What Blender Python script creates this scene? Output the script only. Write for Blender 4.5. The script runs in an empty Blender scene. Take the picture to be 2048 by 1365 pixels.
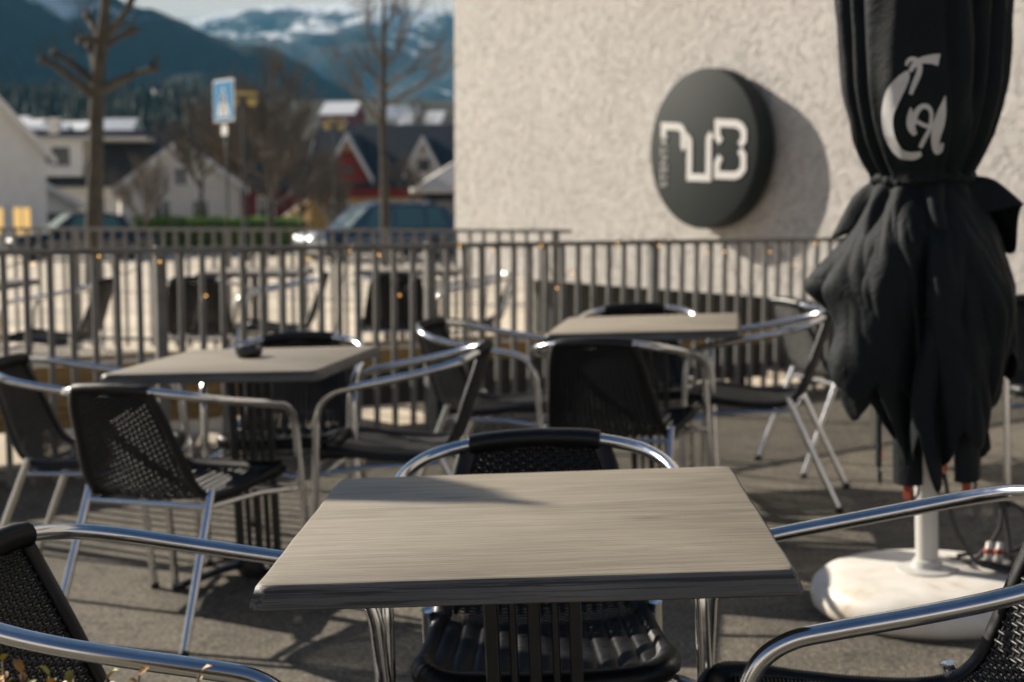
import bpy, bmesh, math, random
from mathutils import Vector, Matrix, noise
from mathutils.geometry import tessellate_polygon
V = Vector
PI = math.pi
rnd = random.Random(7)
SC = bpy.context.scene
COL = SC.collection
K = 0.04            # cross fall of the patio paving
CAM_H = 1.22
F = 2844.4          # focal length in photograph pixels (50 mm on 36 mm over 2048)
SUN_EL = math.radians(27)
LDIR = V((0.839, -0.545, 0)).normalized()      # horizontal travel of sunlight

# ------------------------------------------------------------------ materials
def new_mat(name):
    m = bpy.data.materials.new(name); m.use_nodes = True
    nt = m.node_tree
    return m, nt, nt.nodes['Principled BSDF']

def setp(b, col=None, rough=None, metal=None, spec=None, **kw):
    if col is not None: b.inputs['Base Color'].default_value = (*col, 1)
    if rough is not None: b.inputs['Roughness'].default_value = rough
    if metal is not None: b.inputs['Metallic'].default_value = metal
    if spec is not None: b.inputs['Specular IOR Level'].default_value = spec
    for k, v in kw.items(): b.inputs[k.replace('_', ' ')].default_value = v

def coords(nt, scale=(1, 1, 1), kind='Object', rot=(0, 0, 0)):
    tc = nt.nodes.new('ShaderNodeTexCoord'); mp = nt.nodes.new('ShaderNodeMapping')
    mp.inputs['Scale'].default_value = scale; mp.inputs['Rotation'].default_value = rot
    nt.links.new(tc.outputs[kind], mp.inputs['Vector'])
    return mp.outputs['Vector']

def noise_tex(nt, vec, scale, detail=4, rough=0.55, dist=0):
    n = nt.nodes.new('ShaderNodeTexNoise')
    n.inputs['Scale'].default_value = scale; n.inputs['Detail'].default_value = detail
    n.inputs['Roughness'].default_value = rough; n.inputs['Distortion'].default_value = dist
    nt.links.new(vec, n.inputs['Vector'])
    return n.outputs['Fac']

def ramp(nt, fac, stops):
    r = nt.nodes.new('ShaderNodeValToRGB'); e = r.color_ramp.elements
    while len(e) < len(stops): e.new(0.5)
    for el, (p, c) in zip(e, stops):
        el.position = p; el.color = (*c, 1) if len(c) == 3 else c
    nt.links.new(fac, r.inputs['Fac'])
    return r.outputs['Color']

def mixc(nt, fac, a, b, mode='MIX'):
    m = nt.nodes.new('ShaderNodeMix'); m.data_type = 'RGBA'; m.blend_type = mode
    for sock, v in ((m.inputs[0], fac), (m.inputs[6], a), (m.inputs[7], b)):
        if isinstance(v, (int, float)): sock.default_value = v
        elif isinstance(v, tuple): sock.default_value = (*v, 1)
        else: nt.links.new(v, sock)
    return m.outputs[2]

def bump(nt, b, h, strength=0.3, dist=0.01):
    n = nt.nodes.new('ShaderNodeBump')
    n.inputs['Strength'].default_value = strength; n.inputs['Distance'].default_value = dist
    nt.links.new(h, n.inputs['Height']); nt.links.new(n.outputs['Normal'], b.inputs['Normal'])

def plain(name, col, rough=0.6, metal=0, spec=0.5, var=0.25, scale=8, bmp=0.0, bd=0.003):
    m, nt, b = new_mat(name); setp(b, col, rough, metal, spec)
    v = coords(nt)
    n = noise_tex(nt, v, scale, 5)
    c = ramp(nt, n, [(0.3, tuple(x * (1 - var) for x in col)), (0.7, tuple(min(1, x * (1 + var)) for x in col))])
    nt.links.new(c, b.inputs['Base Color'])
    if bmp: bump(nt, b, noise_tex(nt, v, scale * 6, 4), bmp, bd)
    return m

M = {}
# brushed aluminium tube
m, nt, b = new_mat('aluminium'); setp(b, (0.74, 0.75, 0.76), 0.2, 1.0)
v = coords(nt); n = noise_tex(nt, v, 90, 5, 0.6)
nt.links.new(ramp(nt, n, [(0.3, (0.14,) * 3), (0.75, (0.27,) * 3)]), b.inputs['Roughness'])
n2 = noise_tex(nt, v, 14, 4)
nt.links.new(ramp(nt, n2, [(0.35, (0.66, 0.67, 0.68)), (0.7, (0.78, 0.785, 0.79))]), b.inputs['Base Color'])
M['alu'] = m
# woven plastic rattan
m, nt, b = new_mat('black_rattan'); setp(b, (0.012, 0.0135, 0.015), 0.42, 0, 0.45)
v = coords(nt); n = noise_tex(nt, v, 60, 4)
nt.links.new(ramp(nt, n, [(0.3, (0.004, 0.0048, 0.0055)), (0.7, (0.010, 0.011, 0.0125))]), b.inputs['Base Color'])
nt.links.new(ramp(nt, n, [(0.3, (0.36,) * 3), (0.7, (0.54,) * 3)]), b.inputs['Roughness'])
M['rattan'] = m
M['rubber'] = plain('black_rubber', (0.012, 0.012, 0.012), 0.7)
M['blackmetal'] = plain('black_powder_coat', (0.014, 0.015, 0.016), 0.38, 0, 0.5, scale=30)
# weathered wood table top
def wood(name, lo, mid, hi, bstr=0.35, fine=1.0, fc0=0.56, along=5):
    m, nt, b = new_mat(name); setp(b, mid, 0.5, 0, 0.4)
    v1 = coords(nt, (1.8, 20, 20)); v2 = coords(nt, (along, 230 * fine, 230 * fine)); v3 = coords(nt, (2.6, 8, 8))
    a = noise_tex(nt, v1, 1.0, 6, 0.62, 0.8)
    f = noise_tex(nt, v2, 1.0, 4, 0.6, 0.3)
    w = noise_tex(nt, v3, 1.0, 4, 0.55, 1.2)
    c = ramp(nt, a, [(0.25, lo), (0.5, mid), (0.78, hi)])
    fc = ramp(nt, f, [(0.43, (fc0, fc0 * 0.98, fc0 * 0.96)), (0.53, (1.0, 1.0, 1.0))])
    c = mixc(nt, 0.85, c, fc, 'MULTIPLY')
    wc = ramp(nt, w, [(0.3, (0.8, 0.79, 0.77)), (0.6, (1.05, 1.04, 1.02))])
    c = mixc(nt, 0.8, c, wc, 'MULTIPLY')
    # knots
    vo = nt.nodes.new('ShaderNodeTexVoronoi'); vo.inputs['Scale'].default_value = 1
    nt.links.new(coords(nt, (3.3, 11, 11)), vo.inputs['Vector'])
    kn = ramp(nt, vo.outputs['Distance'], [(0.02, (0.38, 0.35, 0.31)), (0.10, (0.82, 0.81, 0.8)), (0.2, (1, 1, 1))])
    c = mixc(nt, 0.9, c, kn, 'MULTIPLY')
    nt.links.new(c, b.inputs['Base Color'])
    nt.links.new(ramp(nt, f, [(0.3, (0.62,) * 3), (0.7, (0.42,) * 3)]), b.inputs['Roughness'])
    bump(nt, b, f, bstr, 0.0012)
    return m
M['wood'] = wood('weathered_wood', (0.255, 0.222, 0.172), (0.30, 0.265, 0.21), (0.34, 0.303, 0.245), 0.35, 1.0, 0.74)
M['shadededge'] = wood('shaded_grained_wood_edge', (0.075, 0.077, 0.075), (0.125, 0.125, 0.12), (0.21, 0.208, 0.198), 0.9, 1.0, 0.25, 1.6)  # same wood with its grain, colour lowered to carry the shade on the edges
M['timber'] = wood('yellow_timber', (0.24, 0.15, 0.05), (0.36, 0.235, 0.085), (0.46, 0.31, 0.13), 0.3)
M['darktimber'] = wood('dark_timber', (0.035, 0.032, 0.03), (0.05, 0.046, 0.042), (0.07, 0.065, 0.06), 0.3)
# stucco
m, nt, b = new_mat('rough_plaster'); setp(b, (0.6, 0.54, 0.47), 0.9, 0, 0.2)
v = coords(nt)
n1 = noise_tex(nt, v, 1.1, 6, 0.6); n2 = noise_tex(nt, v, 15, 6, 0.62, 1.4); n3 = noise_tex(nt, v, 60, 4, 0.6)
c = ramp(nt, n1, [(0.3, (0.535, 0.51, 0.475)), (0.7, (0.61, 0.585, 0.55))])
pit = ramp(nt, n2, [(0.36, (0.70, 0.69, 0.68)), (0.48, (1, 1, 1))])
c = mixc(nt, 0.75, c, pit, 'MULTIPLY')
nt.links.new(c, b.inputs['Base Color'])
h = nt.nodes.new('ShaderNodeMath'); h.operation = 'MULTIPLY_ADD'; h.inputs[1].default_value = 0.25
nt.links.new(n3, h.inputs[0]); nt.links.new(ramp(nt, n2, [(0.3, (0, 0, 0)), (0.55, (1, 1, 1))]), h.inputs[2])
bump(nt, b, h.outputs[0], 0.7, 0.014)
M['plaster'] = m
M['plinth'] = plain('dark_plinth', (0.012, 0.0135, 0.015), 0.7, var=0.3, scale=3)
M['sign'] = plain('sign_dark_grey', (0.022, 0.028, 0.027), 0.7, 0, 0.2, var=0.1, scale=3)
M['letter'] = plain('sign_letter_white', (0.62, 0.61, 0.58), 0.5, var=0.05)
M['letterdim'] = plain('sign_letter_grey', (0.5, 0.5, 0.48), 0.5, var=0.05)
# asphalt
m, nt, b = new_mat('patio_asphalt'); setp(b, (0.17, 0.15, 0.12), 0.85, 0, 0.3)
v = coords(nt)
n1 = noise_tex(nt, v, 85, 4, 0.75); n2 = noise_tex(nt, v, 1.6, 6, 0.62, 0.6); n3 = noise_tex(nt, v, 11, 5, 0.65)
c = ramp(nt, n1, [(0.34, (0.055, 0.049, 0.039)), (0.5, (0.158, 0.142, 0.113)), (0.68, (0.35, 0.315, 0.255))])
c = mixc(nt, 0.9, c, ramp(nt, n2, [(0.35, (0.66, 0.66, 0.66)), (0.62, (1.08, 1.07, 1.05))]), 'MULTIPLY')
c = mixc(nt, 0.8, c, ramp(nt, n3, [(0.32, (0.62, 0.62, 0.62)), (0.5, (1.0, 1.0, 1.0))]), 'MULTIPLY')
nt.links.new(c, b.inputs['Base Color']); bump(nt, b, n1, 1.0, 0.008)
M['asphalt'] = m
M['paving'] = plain('pale_paving', (0.56, 0.485, 0.375), 0.85, var=0.3, scale=0.9, bmp=0.15)
m, nt, b = new_mat('winter_ground'); setp(b, (0.09, 0.085, 0.05), 0.95, 0, 0.1)
n = noise_tex(nt, coords(nt), 0.05, 8, 0.65)
nt.links.new(ramp(nt, n, [(0.3, (0.025, 0.028, 0.018)), (0.55, (0.05, 0.046, 0.03)), (0.8, (0.09, 0.08, 0.06))]), b.inputs['Base Color'])
M['ground'] = m
# hills
def hill_mat(name, lo, hi, snow_lo, snow_hi, scale, zlo, zhi):
    m, nt, b = new_mat(name); setp(b, lo, 0.95, 0, 0.1)
    v = coords(nt)
    n = noise_tex(nt, v, scale, 8, 0.65); n2 = noise_tex(nt, v, scale * 0.3, 9, 0.68)
    c = ramp(nt, n, [(0.3, lo), (0.7, hi)])
    sx = nt.nodes.new('ShaderNodeSeparateXYZ'); nt.links.new(v, sx.inputs[0])
    mr = nt.nodes.new('ShaderNodeMapRange'); mr.inputs[1].default_value = zlo; mr.inputs[2].default_value = zhi
    mr.inputs[3].default_value = -0.22; mr.inputs[4].default_value = 0.16
    nt.links.new(sx.outputs[2], mr.inputs[0])
    ad = nt.nodes.new('ShaderNodeMath'); ad.operation = 'ADD'
    nt.links.new(n2, ad.inputs[0]); nt.links.new(mr.outputs[0], ad.inputs[1])
    ad2 = nt.nodes.new('ShaderNodeMath'); ad2.operation = 'MULTIPLY_ADD'; ad2.inputs[1].default_value = 0.22
    nt.links.new(n, ad2.inputs[0]); nt.links.new(ad.outputs[0], ad2.inputs[2])
    s = ramp(nt, ad2.outputs[0], [(snow_lo, (0, 0, 0)), (snow_hi, (1, 1, 1))])
    c = mixc(nt, s, c, (0.78, 0.79, 0.80))
    nt.links.new(c, b.inputs['Base Color'])
    return m
M['hill'] = hill_mat('forested_hill', (0.008, 0.012, 0.010), (0.028, 0.030, 0.022), 0.84, 0.90, 0.02, 20, 130)
M['mountain'] = hill_mat('snowy_mountain', (0.015, 0.018, 0.018), (0.06, 0.06, 0.055), 0.685, 0.715, 0.02, -60, 420)
M['bark'] = plain('tree_bark', (0.052, 0.045, 0.034), 0.9, var=0.4, scale=6, bmp=0.5, bd=0.01)
M['twig'] = plain('brown_twig', (0.125, 0.102, 0.08), 0.9, var=0.3, scale=2)
M['needle'] = plain('conifer_green', (0.02, 0.032, 0.02), 0.9, var=0.45, scale=0.25)
M['hedge'] = plain('hedge_leaf', (0.17, 0.29, 0.04), 0.6, var=0.5, scale=4)
M['fence'] = plain('fence_grey_metal', (0.18, 0.176, 0.162), 0.5, 0, 0.4, var=0.2, scale=12)
# parasol cloth
m, nt, b = new_mat('black_canvas'); setp(b, (0.006, 0.008, 0.0095), 0.7, 0, 0.22)
b.inputs['Sheen Weight'].default_value = 0.12; b.inputs['Sheen Roughness'].default_value = 0.2; b.inputs['Sheen Tint'].default_value = (1.0, 0.93, 0.8, 1)
v = coords(nt); n = noise_tex(nt, v, 7, 5)
nt.links.new(ramp(nt, n, [(0.3, (0.0035, 0.0062, 0.0082)), (0.7, (0.0065, 0.0105, 0.013))]), b.inputs['Base Color'])
bump(nt, b, noise_tex(nt, v, 26, 6, 0.62, 1.0), 0.4, 0.012)
M['cloth'] = m
M['print'] = plain('pale_print', (0.58, 0.58, 0.57), 0.8, var=0.12, scale=20)
M['orange'] = plain('orange_plastic', (0.6, 0.14, 0.02), 0.5, var=0.1)
M['red'] = plain('red_plastic', (0.30, 0.045, 0.02), 0.5, var=0.1)
m, nt, b = new_mat('white_base'); setp(b, (0.74, 0.69, 0.6), 0.42, 0, 0.4)
v = coords(nt, (1, 1, 1)); n = noise_tex(nt, v, 3.5, 6, 0.6, 1.2); n2 = noise_tex(nt, v, 14, 5)
c = ramp(nt, n, [(0.30, (0.58, 0.50, 0.39)), (0.42, (0.74, 0.70, 0.63)), (0.62, (0.80, 0.78, 0.73))])
nt.links.new(mixc(nt, 0.35, c, ramp(nt, n2, [(0.3, (0.7, 0.66, 0.6)), (0.55, (1, 1, 1))]), 'MULTIPLY'), b.inputs['Base Color'])
M['base'] = m
M['pole'] = plain('grey_white_pole', (0.55, 0.54, 0.51), 0.4, 0, 0.5, var=0.08)
M['cable'] = plain('black_cable', (0.02, 0.02, 0.021), 0.45, 0, 0.6)
M['white'] = plain('white_paint', (0.83, 0.81, 0.76), 0.6, var=0.06, scale=2)
M['cream'] = plain('cream_paint', (0.82, 0.77, 0.69), 0.6, var=0.06, scale=2)
M['redwall'] = plain('dark_red_paint', (0.20, 0.022, 0.026), 0.7, var=0.15, scale=2)
M['redwall2'] = plain('barn_red_paint', (0.36, 0.04, 0.025), 0.7, var=0.15, scale=2)
M['yellow'] = plain('ochre_paint', (0.68, 0.42, 0.12), 0.7, var=0.1, scale=2)
M['roof'] = plain('dark_slate_roof', (0.035, 0.04, 0.045), 0.55, var=0.3, scale=3)
M['paleroof'] = plain('pale_board_roof', (0.62, 0.58, 0.51), 0.7, var=0.12, scale=4)
M['snow'] = plain('snow', (0.8, 0.81, 0.83), 0.8, var=0.04)
M['glass'] = plain('window_glass', (0.03, 0.04, 0.045), 0.08, 0, 0.6, var=0.1)
m, nt, b = new_mat('lit_window'); setp(b, (0.6, 0.42, 0.12), 0.4)
b.inputs['Emission Color'].default_value = (1.0, 0.62, 0.2, 1); b.inputs['Emission Strength'].default_value = 0.45
M['litwin'] = m
m, nt, b = new_mat('fairy_bulb'); setp(b, (0.8, 0.5, 0.15), 0.3)
b.inputs['Emission Color'].default_value = (1.0, 0.5, 0.12, 1); b.inputs['Emission Strength'].default_value = 1.9
M['bulb'] = m
m, nt, b = new_mat('car_sky_sheen'); setp(b, (0.6, 0.63, 0.65), 0.3, 0.4, 0.5); b.inputs['Coat Weight'].default_value = 0.8; M['skysheen'] = m  # pale front and top of the blue car, reflected sky put into the colour
m, nt, b = new_mat('car_blue'); setp(b, (0.015, 0.05, 0.085), 0.25, 0.2, 0.5); b.inputs['Coat Weight'].default_value = 0.8; M['carblue'] = m
m, nt, b = new_mat('car_black'); setp(b, (0.012, 0.018, 0.022), 0.2, 0.1, 0.5); b.inputs['Coat Weight'].default_value = 0.8; M['carblack'] = m
m, nt, b = new_mat('windscreen_sky_glass'); setp(b, (0.30, 0.38, 0.36), 0.12, 0, 0.8); M['skyscreen'] = m  # pale base colour stands in for sky reflected in the windscreen
m, nt, b = new_mat('car_glass'); setp(b, (0.05, 0.12, 0.12), 0.05, 0, 0.8); M['carglass'] = m
m, nt, b = new_mat('headlight'); setp(b, (0.6, 0.6, 0.58), 0.4, 1.0); M['lamp'] = m
M['signblue'] = plain('traffic_blue', (0.0, 0.19, 0.42), 0.4, var=0.05)
M['signwhite'] = plain('traffic_white', (0.7, 0.7, 0.68), 0.5, var=0.05)
M['lantern'] = plain('lantern_brass', (0.42, 0.32, 0.10), 0.5, var=0.1)
M['darkgreen'] = plain('lamp_post_green', (0.02, 0.025, 0.022), 0.5)
M['leaf'] = plain('orange_leaf', (0.42, 0.20, 0.035), 0.5, var=0.5, scale=40)
M['leafgreen'] = plain('yellow_green_leaf', (0.30, 0.29, 0.035), 0.5, var=0.5, scale=40)
M['terracotta'] = plain('grey_pot', (0.14, 0.13, 0.12), 0.8)
M['ash'] = plain('black_melamine', (0.012, 0.012, 0.013), 0.3)

# ------------------------------------------------------------------ mesh helpers
def finish(name, bm, mat, parent=None, smooth=True, loc=None, autos=None):
    me = bpy.data.meshes.new(name)
    bm.normal_update(); bm.to_mesh(me); bm.free()
    for mm in (mat if isinstance(mat, (list, tuple)) else [mat]): me.materials.append(mm)
    if smooth:
        for p in me.polygons: p.use_smooth = True
        if autos is not None:
            try: me.set_sharp_from_angle(angle=math.radians(autos))
            except Exception: pass
    o = bpy.data.objects.new(name, me); COL.objects.link(o)
    if parent is not None: o.parent = parent
    if loc is not None: o.location = loc
    return o

def tag(o, label=None, cat=None, group=None, kind=None):
    if label: o['label'] = label
    if cat: o['category'] = cat
    if group: o['group'] = group
    if kind: o['kind'] = kind
    return o

def thing(name, label, cat, group=None, mat=None):
    o = bpy.data.objects.new(name, None); COL.objects.link(o)
    o.empty_display_size = 0.1
    tag(o, label, cat, group)
    if mat is not None: o.matrix_world = mat
    return o

def copy_tree(o, parent=None):
    c = o.copy(); COL.objects.link(c); c.parent = parent
    for ch in list(o.children): copy_tree(ch, c)
    return c

def catmull(pts, n=8, closed=False):
    pts = [V(p) for p in pts]; out = []
    m = len(pts)
    rng = range(m if closed else m - 1)
    for i in rng:
        if closed: p0, p1, p2, p3 = pts[(i - 1) % m], pts[i], pts[(i + 1) % m], pts[(i + 2) % m]
        else:
            p1, p2 = pts[i], pts[i + 1]
            p0 = pts[i - 1] if i > 0 else p1 * 2 - p2
            p3 = pts[i + 2] if i + 2 < m else p2 * 2 - p1
        for k in range(n):
            t = k / n
            out.append(0.5 * ((2 * p1) + (p2 - p0) * t + (2 * p0 - 5 * p1 + 4 * p2 - p3) * t * t + (3 * p1 - p0 - 3 * p2 + p3) * t ** 3))
    if not closed: out.append(pts[-1].copy())
    return out

def resample(pts, step):
    L = [0]
    for a, b in zip(pts, pts[1:]): L.append(L[-1] + (b - a).length)
    n = max(1, round(L[-1] / step)); out = []; j = 0
    for i in range(n + 1):
        s = L[-1] * i / n
        while j < len(L) - 2 and L[j + 1] < s: j += 1
        d = L[j + 1] - L[j]
        out.append(pts[j].lerp(pts[j + 1], (s - L[j]) / d if d > 1e-9 else 0))
    return out

def tube(bm, pts, r, n=10, cap=True, side=None, flat=1.0, mi=0):
    """tube along pts; r number or list; side: list of vectors (ellipse long axis), flat: short/long ratio"""
    N = len(pts)
    rs = r if isinstance(r, (list, tuple)) else [r] * N
    rings = []; up = None
    for i in range(N):
        t = (pts[min(i + 1, N - 1)] - pts[max(i - 1, 0)])
        if t.length < 1e-9: t = V((0, 0, 1))
        t.normalize()
        if side is not None:
            a = side[i] - t * side[i].dot(t); a.normalize()
        else:
            if up is None:
                a = t.orthogonal().normalized()
            else:
                a = up - t * up.dot(t)
                a = a.normalized() if a.length > 1e-6 else t.orthogonal().normalized()
            up = a
        b = t.cross(a)
        rings.append([bm.verts.new(pts[i] + (a * math.cos(2 * PI * k / n) + b * math.sin(2 * PI * k / n) * flat) * rs[i]) for k in range(n)])
    for i in range(N - 1):
        for k in range(n):
            f = bm.faces.new((rings[i][k], rings[i][(k + 1) % n], rings[i + 1][(k + 1) % n], rings[i + 1][k])); f.material_index = mi
    if cap:
        bm.faces.new(rings[0][::-1]).material_index = mi; bm.faces.new(rings[-1]).material_index = mi

def box(bm, x0, x1, y0, y1, z0, z1, mi=0, mat=None):
    vs = [V((x, y, z)) for z in (z0, z1) for y in (y0, y1) for x in (x0, x1)]
    if mat is not None: vs = [mat @ p for p in vs]
    v = [bm.verts.new(p) for p in vs]
    for q in ((0, 2, 3, 1), (4, 5, 7, 6), (0, 1, 5, 4), (2, 6, 7, 3), (0, 4, 6, 2), (1, 3, 7, 5)):
        bm.faces.new([v[i] for i in q]).material_index = mi

def bevel_all(bm, w, seg=2):
    bmesh.ops.bevel(bm, geom=bm.edges[:], offset=w, segments=seg, affect='EDGES', profile=0.6)

def lathe(bm, prof, n=32, mi=0):
    rings = []
    for r, z in prof:
        rings.append([bm.verts.new((r * math.cos(2 * PI * k / n), r * math.sin(2 * PI * k / n), z)) for k in range(n)])
    for a, b in zip(rings, rings[1:]):
        for k in range(n): bm.faces.new((a[k], a[(k + 1) % n], b[(k + 1) % n], b[k])).material_index = mi
    bm.faces.new(rings[0][::-1]); bm.faces.new(rings[-1])

def prism(bm, poly, d0, d1, mat=None, mi=0):
    """polygon in local x,z extruded along y from d0 to d1"""
    def mk(d):
        out = []
        for x, z in poly:
            p = V((x, d, z)); out.append(bm.verts.new(mat @ p if mat is not None else p))
        return out
    a, b = mk(d0), mk(d1); n = len(poly)
    for tri in tessellate_polygon([[V((x, 0, z)) for x, z in poly]]):
        for L in (a, b):
            try: bm.faces.new([L[i] for i in tri]).material_index = mi
            except ValueError: pass
    for i in range(n): bm.faces.new((a[i], a[(i + 1) % n], b[(i + 1) % n], b[i])).material_index = mi
    bmesh.ops.recalc_face_normals(bm, faces=bm.faces[:])

def sstep(a, b, x):
    t = max(0, min(1, (x - a) / (b - a))); return t * t * (3 - 2 * t)

# ------------------------------------------------------------------ terrain
F0 = V((-2.08, 6.4, 0)); FD = V((0.872, 0.49, 0)).normalized(); FN = V((-FD.y, FD.x, 0))   # inner fence line, FN points away from camera
def fdist(x, y): return (V((x, y, 0)) - F0).dot(FN)
def gz(x, y):
    w = 1 - sstep(-0.35, 0.9, fdist(x, y))
    patio = K * max(-4.5, min(4.5, x))
    far = 0.03 - 0.50 * sstep(13, 42, y)
    if y > 130: far += min(34, 0.11 * (y - 130))
    return patio * w + far * (1 - w)

def place(o, x, y, yaw, z=None):
    d = fdist(x, y)
    tilt = -math.atan(K) if d < 0.2 else 0
    o.matrix_world = Matrix.Translation((x, y, gz(x, y) if z is None else z)) @ Matrix.Rotation(tilt, 4, 'Y') @ Matrix.Rotation(yaw, 4, 'Z')
    return o

def grid_sheet(name, pts, mat, kind='structure'):
    bm = bmesh.new()
    vs = [[bm.verts.new(p) for p in row] for row in pts]
    for a, b in zip(vs, vs[1:]):
        for k in range(len(a) - 1): bm.faces.new((a[k], a[k + 1], b[k + 1], b[k]))
    bmesh.ops.recalc_face_normals(bm, faces=bm.faces[:])
    o = finish(name, bm, mat); o['kind'] = kind
    return o

ys = [-6 + i * 2 for i in range(10)] + [14 + 4 * i for i in range(12)] + [62 + 6 * i for i in range(12)] + [140 + 40 * i for i in range(12)] + [640, 800, 1000, 1400, 2000, 3000, 4500]
xs = [-3500, -2000, -1200, -800, -500, -300, -200] + [-150 + 10 * i for i in range(31)] + [200, 300, 500, 800, 1200, 2000, 3500]
grid_sheet('ground', [[(x, y, gz(x, y) - (0.4 if y < 64 else 0)) for x in xs] for y in ys], M['ground'])
# paved lot outside the inner fence: rows follow the fence line, then run straight
rows = []
for j in range(60):
    d = -0.06 + j * 0.5 if j < 20 else 10 + (j - 20) * 1.4
    row = []
    for i in range(61):
        s = -40 + i * 1.4
        p = F0 + FD * s + FN * d
        if p.y > 63: p.y = 63 + (p.y - 63) * 0.001
        row.append((p.x, p.y, gz(p.x, p.y) + 0.002))
    rows.append(row)
grid_sheet('parking_lot', rows, M['paving'])
rows = []
for j in range(61):
    d = -14 + j * 14.3 / 60
    rows.append([((F0 + FD * s + FN * d).x, (F0 + FD * s + FN * d).y, gz((F0 + FD * s + FN * d).x, (F0 + FD * s + FN * d).y) + 0.006)
                 for s in [-9 + i * 0.4 for i in range(50)]])
patio = grid_sheet('patio_pavement', rows, M['asphalt'])

# hills
def hill(name, ridge, Y, y0, mat, amp, seed, back):
    pts = []
    R = [((px - 1024) / F * Y, CAM_H + (409 - py) / F * Y) for px, py in ridge]
    def rz(x):
        if x <= R[0][0]: return R[0][1]
        for (a, za), (b, zb) in zip(R, R[1:]):
            if x <= b: return za + (zb - za) * (x - a) / (b - a)
        return R[-1][1]
    x0, x1 = R[0][0], R[-1][0]
    nx, ny = 150, 46
    for j in range(ny + 9):
        row = []
        for i in range(nx + 1):
            x = x0 + (x1 - x0) * i / nx
            if j <= ny:
                t = j / ny; y = y0 + (Y - y0) * t; h = t ** 1.35
            else:
                t = (j - ny) / 8; y = Y + back * t; h = 1 - 0.8 * t
            nz = noise.fractal(V((x / (amp * 9) + seed, y / (amp * 9), seed)), 0.9, 2.1, 6)
            n2 = noise.fractal(V((x / (amp * 1.6) + seed, y / (amp * 1.6), seed)), 0.9, 2.1, 4)
            z = rz(x) * h + nz * amp * (0.25 + 0.75 * min(1, h * 2) if j < ny - 3 else 0.14) * (1 if j < ny - 3 else 1) + n2 * amp * 0.30
            if j == 0: z = -4
            row.append((x, y, z))
        pts.append(row)
    return grid_sheet(name, pts, mat)
hill('forested_hill', [(-900, -160), (-300, -260), (0, -190), (160, -95), (225, -30), (290, 25), (400, 62), (520, 105), (600, 138), (700, 195), (760, 228), (900, 285), (1150, 330), (1500, 370)], 1000, 240, M['hill'], 26, 3.1, 500)
hill('snowy_mountain', [(-200, 120), (200, 80), (330, 50), (380, 42), (450, 36), (560, 24), (680, 10), (780, 17), (910, 27), (1100, 40), (1500, 90), (2300, 160)], 2700, 1150, M['mountain'], 48, 8.4, 1200)

# ------------------------------------------------------------------ the armchair
TUBE = 0.0128
PROF = [(-0.300, 0.742), (-0.280, 0.68), (-0.250, 0.60), (-0.222, 0.52), (-0.197, 0.462), (-0.16, 0.428), (-0.10, 0.416), (0.0, 0.420), (0.10, 0.432), (0.20, 0.442)]
HW = [0.130, 0.150, 0.165, 0.18, 0.188, 0.195, 0.20, 0.204, 0.206, 0.206]
prof_pts = resample(catmull([V((HW[i], PROF[i][0], PROF[i][1])) for i in range(10)], 10), 0.002)   # x carries the half width
def shell(s, u):
    """point and normal of the seat shell; s metres from the top, u in -1..1"""
    i = max(0, min(len(prof_pts) - 2, int(s / 0.002))); f = s / 0.002 - i
    p = prof_pts[i].lerp(prof_pts[i + 1], max(0, min(1, f)))
    t = (prof_pts[min(i + 3, len(prof_pts) - 1)] - prof_pts[max(i - 2, 0)]); t.x = 0; t.normalize()
    nrm = V((0, t.z * -1, t.y)); nrm = V((0, -t.z, t.y))
    if nrm.z < 0 and abs(nrm.y) < 0.5: nrm = -nrm
    dish = 0.018 * (1 - u * u)
    return V((u * p.x, p.y, p.z)) - nrm * dish, nrm
LTOT = 0.002 * (len(prof_pts) - 1)
S_BACK = 0.335      # where backrest turns into seat

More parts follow.
